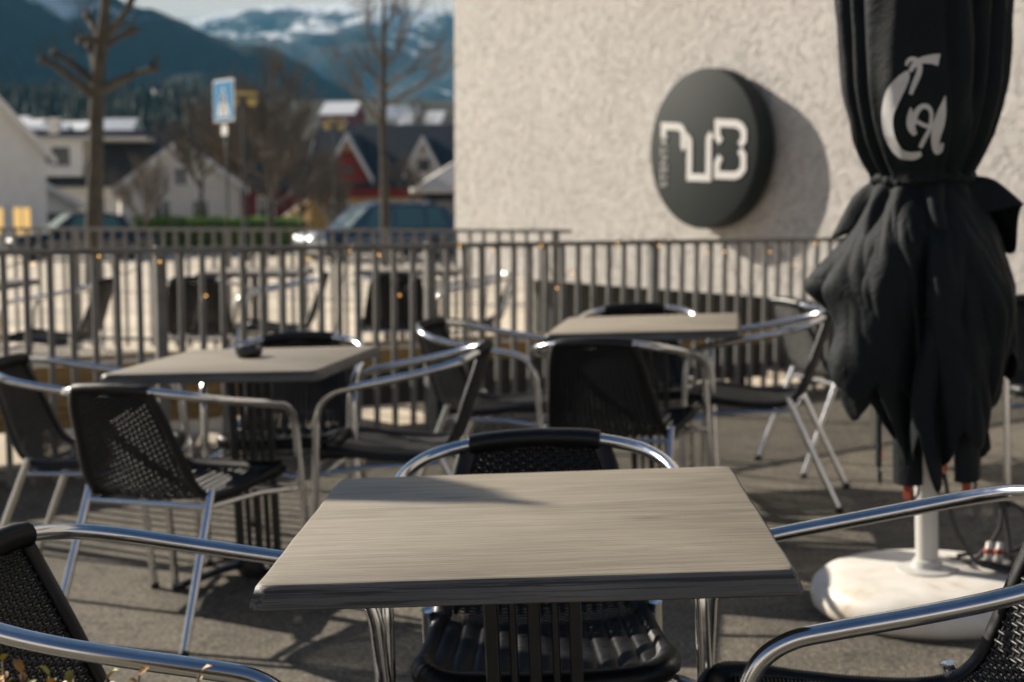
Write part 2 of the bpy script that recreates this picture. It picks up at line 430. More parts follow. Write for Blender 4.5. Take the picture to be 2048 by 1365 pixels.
def build_chair():
    t = thing('armchair', 'x', 'chair', 'aluminium armchairs on the pub patio')
    # backrest: open weave
    bm = bmesh.new()
    pitch = 0.0080; rows_ = int((S_BACK - 0.012) / pitch); nu = 18
    for j in range(rows_):
        s = 0.014 + j * pitch; pts = []; sd = []
        for i in range(2 * nu + 1):
            u = -1 + i / nu
            p, n = shell(s, u * 0.97)
            amp = 0.0032 * (1 if (i // 2 + j) % 2 == 0 else -1) * (1 if i % 2 == 0 else 0)
            pts.append(p + n * amp)
        p2, _ = shell(s + 0.004, 0); p1, _ = shell(s, 0)
        tube(bm, pts, 0.0040, 4, False, [p2 - p1] * len(pts), 0.4)
    for i in range(nu - 1):
        u = -1 + (i + 1) * 2 / nu
        if abs(u) > 0.93: continue
        pts = [shell(0.01 + S_BACK * k / 26, u * 0.97)[0] for k in range(27)]
        tube(bm, pts, 0.0056, 4, False, [V((1, 0, 0))] * 27, 0.35)
    back = finish('backrest', bm, M['rattan'], t)
    # border of the backrest: wide wrapped band down each side
    for sgn in (-1, 1):
        bm = bmesh.new()
        line = [shell(0.008 + (S_BACK + 0.02) * k / 60, sgn)[0] for k in range(61)]
        pts = resample(line, 0.0028)
        rr = [0.0205 if k % 2 else 0.0175 for k in range(len(pts))]
        tube(bm, pts, rr, 10, True, [V((1, 0, 0.0))] * len(pts), 0.5)
        finish('wrapped_border', bm, M['rattan'], back)
    # seat: wrapped rods side by side
    bm = bmesh.new()
    pitch = 0.0066; s = S_BACK - 0.004; NB = 11
    while s < LTOT - 0.004:
        pts = []
        for i in range(NB * 6 + 1):
            u = -1 + 2 * i / (NB * 6)
            p, n = shell(s, u * 0.96)
            ph = (i % 6) / 6
            pts.append(p + n * (0.0068 * math.sqrt(max(0, 1 - (2 * ph - 1) ** 2 * 0.98)) - 0.004))
        a, _ = shell(s + 0.004, 0); c, _ = shell(s, 0)
        tube(bm, pts, 0.0029, 4, False, [a - c] * len(pts), 0.75)
        s += pitch
    seat = finish('seat', bm, M['rattan'], t)
    # rolled seat edge: sides and front
    bm = bmesh.new()
    side = [shell(S_BACK + 0.015 + (LTOT - S_BACK - 0.05) * k / 20, 1)[0] + V((0.004, 0, -0.004)) for k in range(21)]
    front = [V((0.200, 0.212, 0.436)), V((0.165, 0.236, 0.428)), V((0.09, 0.243, 0.424))]
    ring = side + front + [V((0, 0.245, 0.423))] + [V((-p.x, p.y, p.z)) for p in reversed(front)] + [V((-p.x, p.y, p.z)) for p in reversed(side)]
    pts = resample(catmull(ring, 4), 0.0027)
    rr = []
    for k, p in enumerate(pts):
        w = sstep(0.08, 0.21, p.y); base = 0.0155 + 0.0085 * w
        rr.append(base if k % 2 else base - 0.0024)
    tube(bm, pts, rr, 10)
    finish('seat_edge', bm, M['rattan'], seat)
    # wrapped top rail
    top = resample(catmull([V((-0.132, -0.292, 0.7405)), V((-0.09, -0.299, 0.745)), V((0, -0.304, 0.748)), V((0.09, -0.299, 0.745)), V((0.132, -0.292, 0.7405))], 8), 0.0027)
    bm = bmesh.new()
    tube(bm, top, [0.0205 if k % 2 else 0.018 for k in range(len(top))], 12)
    finish('top_rail', bm, M['rattan'], t)
    # tube frame
    for sg in (-1, 1):
        def q(L): return [V((sg * x, y, z)) for x, y, z in L]
        bm = bmesh.new()
        leg = catmull(q([(0.268, 0.262, 0.008), (0.265, 0.245, 0.25), (0.263, 0.228, 0.50)]), 6)
        tube(bm, leg, TUBE, 14)
        lg = finish('front_leg', bm, M['alu'], t, autos=40)
        bm = bmesh.new()
        tube(bm, [leg[0] + V((0, 0.0005, -0.008)), leg[0] + V((0, 0, 0.018))], 0.0145, 12)
        finish('foot_cap', bm, M['rubber'], lg)
        bm = bmesh.new()
        arm = catmull(q([(0.263, 0.228, 0.5004), (0.263, 0.222, 0.56), (0.264, 0.200, 0.612), (0.266, 0.160, 0.641), (0.269, 0.10, 0.655), (0.271, 0.0, 0.672), (0.268, -0.10, 0.690), (0.255, -0.180, 0.707), (0.222, -0.240, 0.723), (0.180, -0.273, 0.733), (0.129, -0.293, 0.741)]), 8)
        tube(bm, arm, TUBE, 16)
        finish('armrest', bm, M['alu'], t, autos=40)
        bm = bmesh.new()
        rl = q([(0.221, -0.158, 0.436), (0.222, -0.172, 0.405), (0.235, -0.345, 0.008)])
        tube(bm, catmull(rl, 4), [TUBE * 0.98] * 9, 14)
        lg = finish('rear_leg', bm, M['alu'], t, autos=40)
        bm = bmesh.new()
        e = rl[-1]; d = (rl[-1] - rl[-2]).normalized()
        tube(bm, [e - d * 0.02, e + d * 0.008], 0.0145, 12)
        finish('foot_cap', bm, M['rubber'], lg)
        bm = bmesh.new()
        tube(bm, q([(0.258, 0.238, 0.372), (0.216, 0.08, 0.385), (0.212, -0.17, 0.392)]), 0.0085, 8)
        tube(bm, q([(0.266, 0.235, 0.405), (0.212, 0.205, 0.418)]), 0.006, 8)
        finish('side_rail', bm, M['alu'], t, autos=40)
    bm = bmesh.new(); tube(bm, [V((-0.214, -0.172, 0.395)), V((0.214, -0.172, 0.395))], 0.0085, 8)
    finish('crossbar', bm, M['alu'], t, autos=40)
    bm = bmesh.new(); tube(bm, [V((-0.255, 0.2, 0.376)), V((0.255, 0.2, 0.376))], 0.0085, 8)
    finish('crossbar', bm, M['alu'], t, autos=40)
    return t

def yaw_of(fx, fy): return math.atan2(fy, fx) - PI / 2
R_ = math.radians
CH = [  # x, y, yaw, label
 (-0.440, 2.010, R_(-94), 'black woven armchair at the left of the nearest table, beside the orange shrub'),
 (0.562, 2.055, yaw_of(-0.998, 0.06), 'black woven armchair at the right of the nearest table, before the parasol base'),
 (0.075, 2.540, R_(180), 'black woven armchair tucked under the far side of the nearest table'),
 (-0.975, 4.240, R_(-25), 'black woven armchair showing its full back at the near side of the ashtray table'),
 (-1.420, 4.880, R_(-94), 'black woven armchair at the left side of the ashtray table, cut by the picture edge'),
 (-0.360, 4.780, yaw_of(-0.995, 0.095), 'black woven armchair facing left at the right side of the ashtray table'),
 (-0.790, 5.130, R_(180), 'black woven armchair behind the ashtray table, only its dark curved top showing'),
 (0.405, 5.020, yaw_of(0.34, 0.94), 'black woven armchair, back to the viewer, before the table by the pub wall'),
 (-0.020, 5.700, yaw_of(0.95, -0.30), 'black woven armchair facing right at the left of the table by the pub wall'),
 (0.980, 5.630, yaw_of(-0.96, 0.28), 'black woven armchair facing left at the right of the table by the pub wall'),
 (0.570, 5.960, R_(180), 'black woven armchair behind the table by the pub wall, its dark top rail just showing'),
 (1.520, 6.300, yaw_of(0.97, 0.24), 'black woven armchair turned to the right, between the parasol skirt and the fence'),
 (2.170, 5.560, R_(176), 'sunlit black woven armchair behind the parasol skirt, cut by the right picture edge'),
 (-2.640, 8.200, R_(88), 'black woven armchair facing left beyond the fence, leftmost of those outside'),
 (-1.850, 8.700, R_(-6), 'black woven armchair beyond the fence, its back to the viewer, above the ashtray table'),
 (-1.470, 8.900, R_(92), 'black woven armchair facing left beyond the fence, directly above the ashtray'),
 (-0.740, 9.100, R_(4), 'black woven armchair beyond the fence, its back to the viewer, below the sport utility car'),
 (-0.290, 9.200, R_(95), 'black woven armchair facing left beyond the fence, close to the pub wall corner'),
]
chair0 = build_chair()
for i, (x, y, a, lab) in enumerate(CH):
    o = chair0 if i == 0 else copy_tree(chair0)
    place(o, x, y, a); o['label'] = lab

# ------------------------------------------------------------------ tables
def build_table():
    t = thing('cafe_table', 'x', 'table', 'square cafe tables of the pub')
    W, D = 0.35, 0.36; top = 0.7405; th = 0.034
    bm = bmesh.new()
    # profile: slightly waney edge, wider at the bottom
    lv = [(top, -0.006), (top - 0.0015, -0.0025), (top - 0.004, 0.0), (top - 0.014, 0.0035), (top - 0.026, 0.008), (top - 0.0315, 0.0085), (top - th, 0.004)]
    n = 40; rings = []
    def outline(off, ph):
        P = []
        for e in range(4):
            for k in range(n):
                tt = -1 + 2 * k / n
                x, y = ((tt * W, -D), (W, tt * D), (-tt * W, D), (-W, -tt * D))[e]
                nx, ny = ((0, -1), (1, 0), (0, 1), (-1, 0))[e]
                wv = 0.0005 * math.sin(tt * 7 + e * 2 + ph) + 0.0004 * math.sin(tt * 17 + e + ph * 2) - 0.006 * max(0, abs(tt) - 0.965) / 0.035
                c = 0.02; d = (1 - abs(tt)) * (W if e % 2 == 0 else D)
                x += nx * (off + wv); y += ny * (off + wv)
                P.append(V((x * (1 + off / W if e % 2 == 0 else 1), y * (1 + off / D if e % 2 else 1), 0)))
        return P
    for z, off in lv:
        rings.append([bm.verts.new((p.x, p.y, z)) for p in outline(off, z * 60)])
    m4 = 4 * n
    for a, b in zip(rings, rings[1:]):
        for k in range(m4): bm.faces.new((a[k], b[k], b[(k + 1) % m4], a[(k + 1) % m4]))
    bm.faces.new(rings[0]); bm.faces.new(rings[-1][::-1])
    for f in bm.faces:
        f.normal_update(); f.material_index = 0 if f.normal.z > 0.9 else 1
    finish('tabletop', bm, [M['wood'], M['shadededge']], t, autos=50)
    # pedestal of slender flat columns on a cross foot
    for x, w in ((-0.066, 0.011), (-0.033, 0.006), (0.0, 0.010), (0.033, 0.006), (0.064, 0.010)):
        bm = bmesh.new(); box(bm, x - w, x + w, -0.012 - w * 0.4, 0.012 + w * 0.4, 0.04, 0.70); bevel_all(bm, 0.003, 1)
        finish('column', bm, M['blackmetal'], t, autos=40)
    bm = bmesh.new(); box(bm, -0.20, 0.20, -0.20, 0.20, 0.6985, 0.7055)
    finish('mounting_plate', bm, M['blackmetal'], t, autos=40)
    for a in range(4):
        bm = bmesh.new()
        pts = [V((0.0 + 0.02, 0, 0.058)), V((0.12, 0, 0.05)), V((0.27, 0, 0.024)), V((0.31, 0, 0.014))]
        tube(bm, catmull(pts, 5), [0.026 - 0.010 * k / 15 for k in range(16)], 8, True, [V((0, 1, 0))] * 16, 0.55)
        bmesh.ops.rotate(bm, verts=bm.verts[:], matrix=Matrix.Rotation(PI / 4 + a * PI / 2, 3, 'Z'))
        fo = finish('base_foot', bm, M['blackmetal'], t, autos=40)
    bm = bmesh.new(); lathe(bm, [(0.02, 0.02), (0.075, 0.02), (0.08, 0.035), (0.078, 0.06), (0.05, 0.07), (0.02, 0.071)], 20)
    finish('hub', bm, M['blackmetal'], t, autos=40)
    return t
T = [
 (0.0231 + 0.034, 2.155, -0.035, 'weathered wood table with black pedestal, nearest to the viewer'),
 (-0.85, 4.72, R_(-10), 'weathered wood table carrying the black ashtray'),
 (0.554, 5.50, R_(-9), 'weathered wood table in front of the round sign on the pub wall'),
 (-3.22, 8.25, R_(0), 'wood table beyond the fence at the left picture edge'),
 (-1.75, 9.75, R_(2), 'wood table beyond the fence in front of the hedge'),
 (-0.70, 9.98, R_(-4), 'wood table beyond the fence below the sport utility car'),
]
tab0 = build_table()
for i, (x, y, a, lab) in enumerate(T):
    o = tab0 if i == 0 else copy_tree(tab0)
    place(o, x, y, a); o['label'] = lab
tab2 = [o for o in SC.objects if o.get('label') == T[1][3]][0]

# ashtray on the second table
a = tag(thing('ashtray', 'small black round ashtray standing on the left wood table', 'ashtray'))
bm = bmesh.new(); lathe(bm, [(0.030, 0.0), (0.046, 0.003), (0.054, 0.014), (0.056, 0.026), (0.052, 0.038), (0.046, 0.040), (0.042, 0.03), (0.038, 0.016), (0.02, 0.012)], 28)
finish('bowl', bm, M['ash'], a, autos=50)
for q in range(4):
    an = q * PI / 2 + 0.4
    bm = bmesh.new()
    tube(bm, [V((math.cos(an) * 0.04, math.sin(an) * 0.04, 0.0405)), V((math.cos(an) * 0.056, math.sin(an) * 0.056, 0.0405))], 0.0055, 8)
    finish('rim_rest', bm, M['ash'], a)
a.matrix_world = tab2.matrix_world @ Matrix.Translation((-0.02, 0.06, 0.7408)) @ Matrix.Scale(0.84, 4)

# ------------------------------------------------------------------ fences
def build_fence(name, label, origin, d, s0, s1, spacing, h, w, th, gapf, post_every, bottom):
    t = thing(name, label, 'fence')
    ang = math.atan2(d.y, d.x)
    t.matrix_world = Matrix.Translation(origin) @ Matrix.Rotation(ang, 4, 'Z')
    n = int((s1 - s0) / spacing)
    proto = None
    for i in range(n + 1):
        s = s0 + i * spacing
        p = origin + d * s; g = gz(p.x, p.y)
        ispost = i % post_every == 0
        bm = bmesh.new()
        j = rnd.uniform(-0.003, 0.003)
        if ispost: box(bm, s - 0.025, s + 0.025, -0.025, 0.025, g - 0.02, h + 0.004)
        else: box(bm, s - w / 2 + j, s + w / 2 + j, -th / 2, th / 2, g + gapf, h - 0.026)
        bevel_all(bm, 0.002, 1)
        finish('post' if ispost else 'picket', bm, M['fence'], t, autos=30)
    bm = bmesh.new(); box(bm, s0 - 0.03, s1 + 0.03, -0.019, 0.019, h - 0.0255, h); bevel_all(bm, 0.003, 1)
    finish('top_rail', bm, M['fence'], t, autos=30)
    if bottom:
        bm = bmesh.new()
        for i in range(n):
            s = s0 + i * spacing; p = origin + d * s; g = gz(p.x, p.y) + bottom
            box(bm, s, s + spacing, -0.015, 0.015, g, g + 0.026)
        finish('bottom_rail', bm, M['fence'], t, autos=30)
    return t
build_fence('railing', 'grey metal picket railing between the patio and the terrace outside', F0, FD, -0.9, 5.7, 0.1, 1.02, 0.028, 0.018, 0.02, 14, 0.06)
OF0 = V((-6.2, 12.35, 0)); OFD = V((6.62, -1.6, 0)).normalized()
OL = V((6.62, -1.6, 0)).length
build_fence('railing', 'grey metal picket railing further out, along the edge of the car park', OF0, OFD, 0, OL, 0.112, 1.03, 0.027, 0.014, 0.03, 12, 0.08)
# timber planter trough just outside the inner railing
t = thing('planter_trough', 'low timber planter trough with yellow top board behind the railing', 'planter')
t.matrix_world = Matrix.Translation(F0 + FN * 0.32) @ Matrix.Rotation(math.atan2(FD.y, FD.x), 4, 'Z')
bm = bmesh.new(); box(bm, -1.2, 4.4, 0, 0.36, 0.15, 0.36); finish('trough', bm, M['darktimber'], t, False)
for z0, z1 in ((0.362, 0.455),):
    bm = bmesh.new(); box(bm, -1.22, 4.42, -0.03, 0.0, z0, z1); box(bm, -1.22, 4.42, 0.36, 0.39, z0, z1); bevel_all(bm, 0.004, 1); finish('top_board', bm, M['timber'], t, autos=30)
bm = bmesh.new(); box(bm, -1.21, 1.15, -0.026, -0.002, 0.255, 0.352); box(bm, -1.21, 1.15, -0.026, -0.002, 0.155, 0.248); bevel_all(bm, 0.003, 1); finish('side_board', bm, M['timber'], t, autos=30)
bm = bmesh.new(); box(bm, -1.19, 4.39, 0.004, 0.356, 0.361, 0.44); finish('soil', bm, M['plinth'], t, False)
for s in (-1.1, 0.0, 1.1, 2.2, 3.3, 4.3):
    p = F0 + FD * s + FN * 0.5
    bm = bmesh.new(); box(bm, s - 0.04, s + 0.04, 0.14, 0.22, gz(p.x, p.y), 0.149); finish('foot', bm, M['darktimber'], t, False)

# string of fairy lights on the inner railing
t = thing('string_light', 'string of small warm bulbs wound along the railing', 'string light')
wire = []; bulbs = []
rl = random.Random(11)
s = -0.8
while s < 4.6:
    off = rl.uniform(-0.05, 0.02) if rl.random() < 0.62 else rl.uniform(-0.75, -0.1)
    p = F0 + FD * s + FN * (-0.035); p.z = 1.0 + off
    wire.append(p)
    if rl.random() < 0.5: bulbs.append(p + V((0, 0, -0.012)))
    s += rl.uniform(0.08, 0.2)
bm = bmesh.new(); tube(bm, catmull(wire, 5), 0.0022, 5); finish('wire', bm, M['cable'], t)
for p in bulbs:
    bm = bmesh.new(); bmesh.ops.create_icosphere(bm, subdivisions=2, radius=0.0042, matrix=Matrix.Translation(p))
    finish('bulb', bm, M['bulb'], t)

# ------------------------------------------------------------------ pub building and its sign
WT = V((0.574, -0.819, 0)).normalized(); WN = V((-0.819, -0.574, 0)).normalized()   # wall tangent (to the right) and outward normal
WC = V((1.385, 10.0, 0))
WM = Matrix.Translation(WC) @ Matrix(((WT.x, WN.x, 0, 0), (WT.y, WN.y, 0, 0), (0, 0, 1, 0), (0, 0, 0, 1)))   # local x along wall, y outward, z up
t = thing('pub_building', 'pub building with rough pale plaster wall and dark plinth', 'building', mat=WM)
bm = bmesh.new(); box(bm, -3.30, 9, -9, 0, 0.60, 8.5)
finish('plaster_wall', bm, M['plaster'], t, False)
bm = bmesh.new(); box(bm, -3.0, 8.7, -8.7, -0.65, -0.6, 0.5995); finish('plinth', bm, M['plinth'], t, False)
bm = bmesh.new(); box(bm, -3.45, 9.15, -9.15, 0.15, 8.502, 8.7); finish('roof', bm, M['roof'], t, False)
# round sign, a thick drum on stand-offs
SR = 0.545; SZ = CAM_H + (409 - 301) / F * 9.95
SM = WM @ Matrix.Translation((0.115, 0.19, SZ))
sg = thing('round_sign', 'thick round dark grey sign with pale PUB lettering on the plaster wall', 'sign', mat=SM)
bm = bmesh.new()
prof = [(SR - 0.02, -0.15), (SR - 0.004, -0.146), (SR, -0.135), (SR, -0.02), (SR - 0.006, -0.006), (SR - 0.02, 0.0)]
rings = [[bm.verts.new((r * math.cos(2 * PI * k / 96), y, r * math.sin(2 * PI * k / 96))) for k in range(96)] for r, y in prof]
for a_, b_ in zip(rings, rings[1:]):
    for k in range(96): bm.faces.new((a_[k], b_[k], b_[(k + 1) % 96], a_[(k + 1) % 96]))
bm.faces.new(rings[0]); bm.faces.new(rings[-1][::-1])
bmesh.ops.recalc_face_normals(bm, faces=bm.faces[:])
finish('drum', bm, M['sign'], sg, autos=40)
bm = bmesh.new()
for k in range(4):
    an = PI / 4 + k * PI / 2
    c = V((0.3 * math.cos(an), 0, 0.3 * math.sin(an)))
    tube(bm, [c + V((0, -0.189, 0)), c + V((0, -0.151, 0))], 0.02, 10)
finish('standoff', bm, M['blackmetal'], sg)
# lettering: polygons in (x,z) metres from the centre of the face, taken from the sign's own proportions
def zx(x, y):
    sl = 0.12 + (0.056 - 0.12) * ((y - 485) / 357)
    return ((x - 452) / 690 * 2 * SR, (655 - (y + sl * (x - 475))) / 1010 * 2 * SR)
def stroke(bm, pts, w, d0=0.0, d1=0.006):
    pts = [V((x, 0, z)) for x, z in pts]
    L, R2 = [], []
    for i, p in enumerate(pts):
        a_ = pts[max(i - 1, 0)]; b_ = pts[min(i + 1, len(pts) - 1)]
        if 0 < i < len(pts) - 1:
            d1_ = (p - a_).normalized(); d2_ = (b_ - p).normalized()
            n1 = V((-d1_.z, 0, d1_.x)); n2 = V((-d2_.z, 0, d2_.x)); nn = n1 + n2; nn.normalize()
            k = 1 / max(0.5, nn.dot(n1))
        else:
            dd = (b_ - a_).normalized(); nn = V((-dd.z, 0, dd.x)); k = 1
        L.append(p + nn * w * k / 2); R2.append(p - nn * w * k / 2)
    poly = [(p.x, p.z) for p in L] + [(p.x, p.z) for p in reversed(R2)]
    prism(bm, poly, d0, d1)
def letter(strokes, name, w=0.051, mat='letter'):
    bm = bmesh.new()
    for st in strokes: stroke(bm, [zx(*p) for p in st], w)
    o = finish(name, bm, M[mat], sg, False); o.location = (0, 0.0005, 0)
    return o
letter([[(205, 600), (205, 527), (300, 527), (322, 535), (337, 560), (337, 640), (345, 665)]], 'letter')
letter([[(352, 575), (378, 615), (378, 838), (500, 838), (500, 590), (518, 560)]], 'letter')
letter([[(575, 610), (553, 575), (553, 490), (665, 490), (695, 505), (712, 535), (712, 590), (690, 625)],
        [(690, 655), (712, 690), (712, 770), (690, 805), (660, 818), (553, 818), (553, 745), (575, 700)]], 'letter')
fc = bpy.data.curves.new('text', 'FONT'); fc.body = 'STENTAR'; fc.size = 0.098; fc.extrude = 0.002; fc.align_x = 'CENTER'; fc.align_y = 'CENTER'
ftmp = bpy.data.objects.new('text', fc); COL.objects.link(ftmp); bpy.context.view_layer.update()
fme = bpy.data.meshes.new_from_object(ftmp.evaluated_get(bpy.context.evaluated_depsgraph_get())); bpy.data.objects.remove(ftmp)
fo = bpy.data.objects.new('small_lettering', fme); COL.objects.link(fo); fme.materials.clear(); fme.materials.append(M['letterdim'])
fo.parent = sg
cx_, cz_ = zx(212, 725)
# text plane: reading direction up, facing outward (+y)
fo.matrix_local = Matrix.Translation((cx_, 0.004, cz_)) @ Matrix(((0, -1, 0, 0), (0, 0, 1, 0), (1, 0, 0, 0), (0, 0, 0, 1)))

# ------------------------------------------------------------------ parasols
PX, PY = 1.205, 4.03
phi_cam = math.atan2(-PY, -PX)             # direction from the pole to the viewer
RB = [(1.235, 0.128), (1.26, 0.13), (1.30, 0.155), (1.36, 0.185), (1.42, 0.205), (1.50, 0.226), (1.60, 0.236), (1.76, 0.243), (2.0, 0.24), (2.2, 0.225), (2.4, 0.185), (2.55, 0.13), (2.66, 0.07), (2.72, 0.03)]
def lerp_tab(tab, z):
    if z <= tab[0][0]: return tab[0][1]
    for (a_, ra), (b_, rb) in zip(tab, tab[1:]):
        if z <= b_:
            t_ = (z - a_) / (b_ - a_); return ra + (rb - ra) * t_
    return tab[-1][1]
FOLDS = [(-150, 1.0), (-118, 0.8), (-92, 1.0), (-66, 0.9), (-46, 0.7), (24, 0.75), (42, 0.9), (63, 1.0), (88, 0.8), (118, 1.0), (150, 0.9), (178, 0.8)]
def body_r(phi, z):
    """phi degrees from the viewer side, positive to the right"""
    r = lerp_tab(RB, z)
    g = 0
    wz = 4.0 * (z - 1.2)
    for c, a_ in FOLDS:
        cc = c + 4 * math.sin(z * 3.1 + c) + (z - 1.6) * (c * 0.03)
        d = (phi - cc + 180) % 360 - 180
        g += a_ * math.exp(-(abs(d) / 6.5) ** 1.05)
    quiet = 1 - math.exp(-((phi + 8) / 26.0) ** 4)
    wr = 0.007 * math.sin(phi * 0.33 + 5 * noise.noise(V((z * 2.2, phi / 40, 2)))) * (0.3 + 0.7 * quiet)
    wr += 0.007 * quiet * abs(noise.noise(V((phi / 9 + z * 1.2, z * 5, 9.0))))
    amp = 0.028 + 0.024 * sstep(1.25, 1.7, z)
    r = r * (1 + 0.05 * math.sin(math.radians(phi) * 2 + 1.2)) + 0.016 - amp * g
    r += 0.020 * math.sin(math.radians(phi - 80)) * sstep(1.3, 1.6, z)
    r += 0.006 * noise.noise(V((phi / 25, z * 3, 1.7))) + wr
    return max(0.02, r)
def pol(phi, r, z):
    a_ = phi_cam + math.radians(phi)
    return V((r * math.cos(a_), r * math.sin(a_), z))
def build_parasol():
    t = thing('parasol', 'x', 'parasol', 'closed black parasols of the pub')
    bm = bmesh.new()
    NP = 216; zs = [1.235 + (2.72 - 1.235) * (k / 60) for k in range(61)]
    vs = [[bm.verts.new(pol(-180 + 360 * i / NP, body_r(-180 + 360 * i / NP, z), z)) for i in range(NP)] for z in zs]
    for a_, b_ in zip(vs, vs[1:]):
        for i in range(NP): bm.faces.new((a_[i], a_[(i + 1) % NP], b_[(i + 1) % NP], b_[i]))
    bm.faces.new(vs[-1])
    can = finish('canopy', bm, M['cloth'], t)
    # strap that ties the waist
    bm = bmesh.new()
    pts = [pol(-180 + 360 * i / 72, 0.135 + 0.006 * math.sin(i * 1.9), 1.243 + 0.008 * math.sin(i * 0.35)) for i in range(73)]
    tube(bm, pts, 0.014, 8, False, [V((0, 0, 1))] * 73, 0.5)
    finish('tie_strap', bm, M['cloth'], t)
    # skirt: long hanging folds, an inner full layer and an outer shorter layer
    SK = [(0.0, 0.118), (0.08, 0.158), (0.2, 0.205), (0.35, 0.228), (0.55, 0.222), (0.75, 0.208), (1.0, 0.19)]
    LOB = [(-100, 22, 0.58), (-62, 20, 0.57), (-24, 20, 0.42), (10, 12, 0.385), (42, 20, 0.50), (80, 22, 0.45), (120, 24, 0.58), (165, 26, 0.55), (-145, 24, 0.6)]
    LOB2 = [(-92, 24, 0.72), (-46, 24, 0.64), (14, 30, 0.52), (66, 24, 0.60), (110, 22, 0.66), (155, 26, 0.7), (-145, 26, 0.7)]
    def hem(phi, lob, top):
        h = top
        for c, w, z in lob:
            d = abs((phi - c + 180) % 360 - 180)
            h = min(h, z + max(0, (d / w)) ** 1.7 * 0.13)
        return h
    def skirt_p(phi, v, lob, top, seed, grow):
        z0 = 1.24; z = z0 + (hem(phi, lob, top) - z0) * v
        tt = (z0 - z) / 0.84
        r = lerp_tab(SK, tt) + grow * sstep(0.0, 0.3, tt)
        pw = phi + 7 * noise.noise(V((phi / 50, z * 2.5, seed)))
        f = 0
        for k, (c, a_) in enumerate(((-160, 1), (-118, 1.1), (-74, 1.15), (-40, 1.3), (2, 1.35), (34, 0.8), (62, 1.15), (104, 1.1), (142, 1))):
            cc = c + 16 * math.sin(tt * 3.0 + c + seed) + seed * 9
            d = (pw - cc + 180) % 360 - 180
            wd = 8.5 + 4.0 * math.sin(k * 2.3 + seed)
            sk_ = 0.55 if d > 0 else 1.5            # one steep and one slack side, as hanging cloth folds
            f += a_ * math.exp(-(abs(d) / (wd * sk_)) ** 0.9) * sstep(-0.1, 0.25, tt - 0.10 * (k % 3))
        amp = 0.02 + 0.075 * sstep(0.05, 0.5, tt)
        r = r + 0.03 * sstep(0.1, .5, tt) - amp * f
        dl = ((phi + 84 + 180) % 360 - 180) / 24; r += 0.10 * math.exp(-dl * dl) * math.exp(-((z - 0.955) / 0.085) ** 2)
        dl = ((phi - 86 + 180) % 360 - 180) / 30; r += 0.022 * math.exp(-dl * dl) * math.exp(-((z - 0.82) / 0.16) ** 2)
        dl = ((phi + 70 + 180) % 360 - 180) / 30; r += 0.05 * math.exp(-dl * dl) * math.exp(-((z - 0.70) / 0.12) ** 2)
        r += 0.014 * noise.noise(V((phi / 30, z * 5, 4.2 + seed))) + 0.012 * abs(noise.noise(V((phi / 11 + z * 3, z * 8, 1.2 + seed)))) * sstep(0.03, 0.2, tt)
        return pol(phi, max(0.045, r), z)
    NP = 300; NV = 60
    for nm, lob, top, seed, grow in (('skirt', LOB, 0.70, 0.0, 0.0), ('skirt_overlay', LOB2, 0.86, 1.7, 0.010)):
        bm = bmesh.new()
        vs = [[bm.verts.new(skirt_p(-180 + 360 * i / NP, j / NV, lob, top, seed, grow)) for i in range(NP)] for j in range(NV + 1)]
        for a_, b_ in zip(vs, vs[1:]):
            for i in range(NP): bm.faces.new((a_[i], b_[i], b_[(i + 1) % NP], a_[(i + 1) % NP]))
        sk = finish(nm, bm, M['cloth'], t)
        so = sk.modifiers.new('thick', 'SOLIDIFY'); so.thickness = 0.003
    # short ruffle below the strap with open rolled folds
    RL = [(-88, 0.25, 1.085), (-56, 0.215, 1.03), (-24, 0.185, 1.09), (14, 0.195, 1.10), (50, 0.185, 1.06), (86, 0.265, 1.165), (108, 0.25, 1.02), (140, 0.22, 1.1), (172, 0.24, 1.08), (-132, 0.24, 1.09)]
    bm = bmesh.new(); NP = 216; NV = 14
    def ruf(phi, v):
        r1, z1, ws = 0, 0, 0
        for c, r_, z_ in RL:
            d = (phi - c + 180) % 360 - 180
            w = math.exp(-(abs(d) / 13.0) ** 2.4); r1 += w * r_; z1 += w * z_; ws += w
        lob = min(1, ws)
        rr = (r1 / max(ws, 1e-6)) * lob + 0.125 * (1 - lob); zz = (z1 / max(ws, 1e-6)) * lob + 1.13 * (1 - lob)
        r = 0.122 + (rr - 0.122) * (v ** 0.85); z = 1.245 + (zz - 1.245) * (v ** 1.25) + 0.018 * math.sin(v * PI) * lob
        r += 0.012 * noise.noise(V((phi / 14, v * 3, 3.3))) * v
        return pol(phi, r, z)
    vs = [[bm.verts.new(ruf(-180 + 360 * i / NP, j / NV)) for i in range(NP)] for j in range(NV + 1)]
    for a_, b_ in zip(vs, vs[1:]):
        for i in range(NP): bm.faces.new((a_[i], b_[i], b_[(i + 1) % NP], a_[(i + 1) % NP]))
    ru = finish('ruffle', bm, M['cloth'], t)
    so = ru.modifiers.new('thick', 'SOLIDIFY'); so.thickness = 0.003
    # folded rib ends with tags hanging inside
    for phi, r0, zt, w, tagm, tz in ((-26, 0.105, 0.40, 0.046, 'red', 0.375), (52, 0.135, 0.41, 0.05, 'red', 0.385), (-84, 0.125, 0.43, 0.020, 'orange', 0.475), (150, 0.09, 0.45, 0.03, 'red', 0.42)):
        a_ = phi_cam + math.radians(phi); mt = Matrix.Rotation(a_, 4, 'Z')
        bm = bmesh.new()
        pts = [V((r0 * 0.8, 0, 0.98)), V((r0, 0, 0.7)), V((r0 * 1.05, 0, zt + 0.02)), V((r0 * 1.03, 0, zt))]
        tube(bm, catmull(pts, 5), [w] * 15 + [w * 0.7], 10, True, [V((0, 1, 0))] * 16, 0.45)
        bmesh.ops.transform(bm, matrix=mt, verts=bm.verts[:])
        rb = finish('rib_end', bm, M['cloth'], t, autos=50)
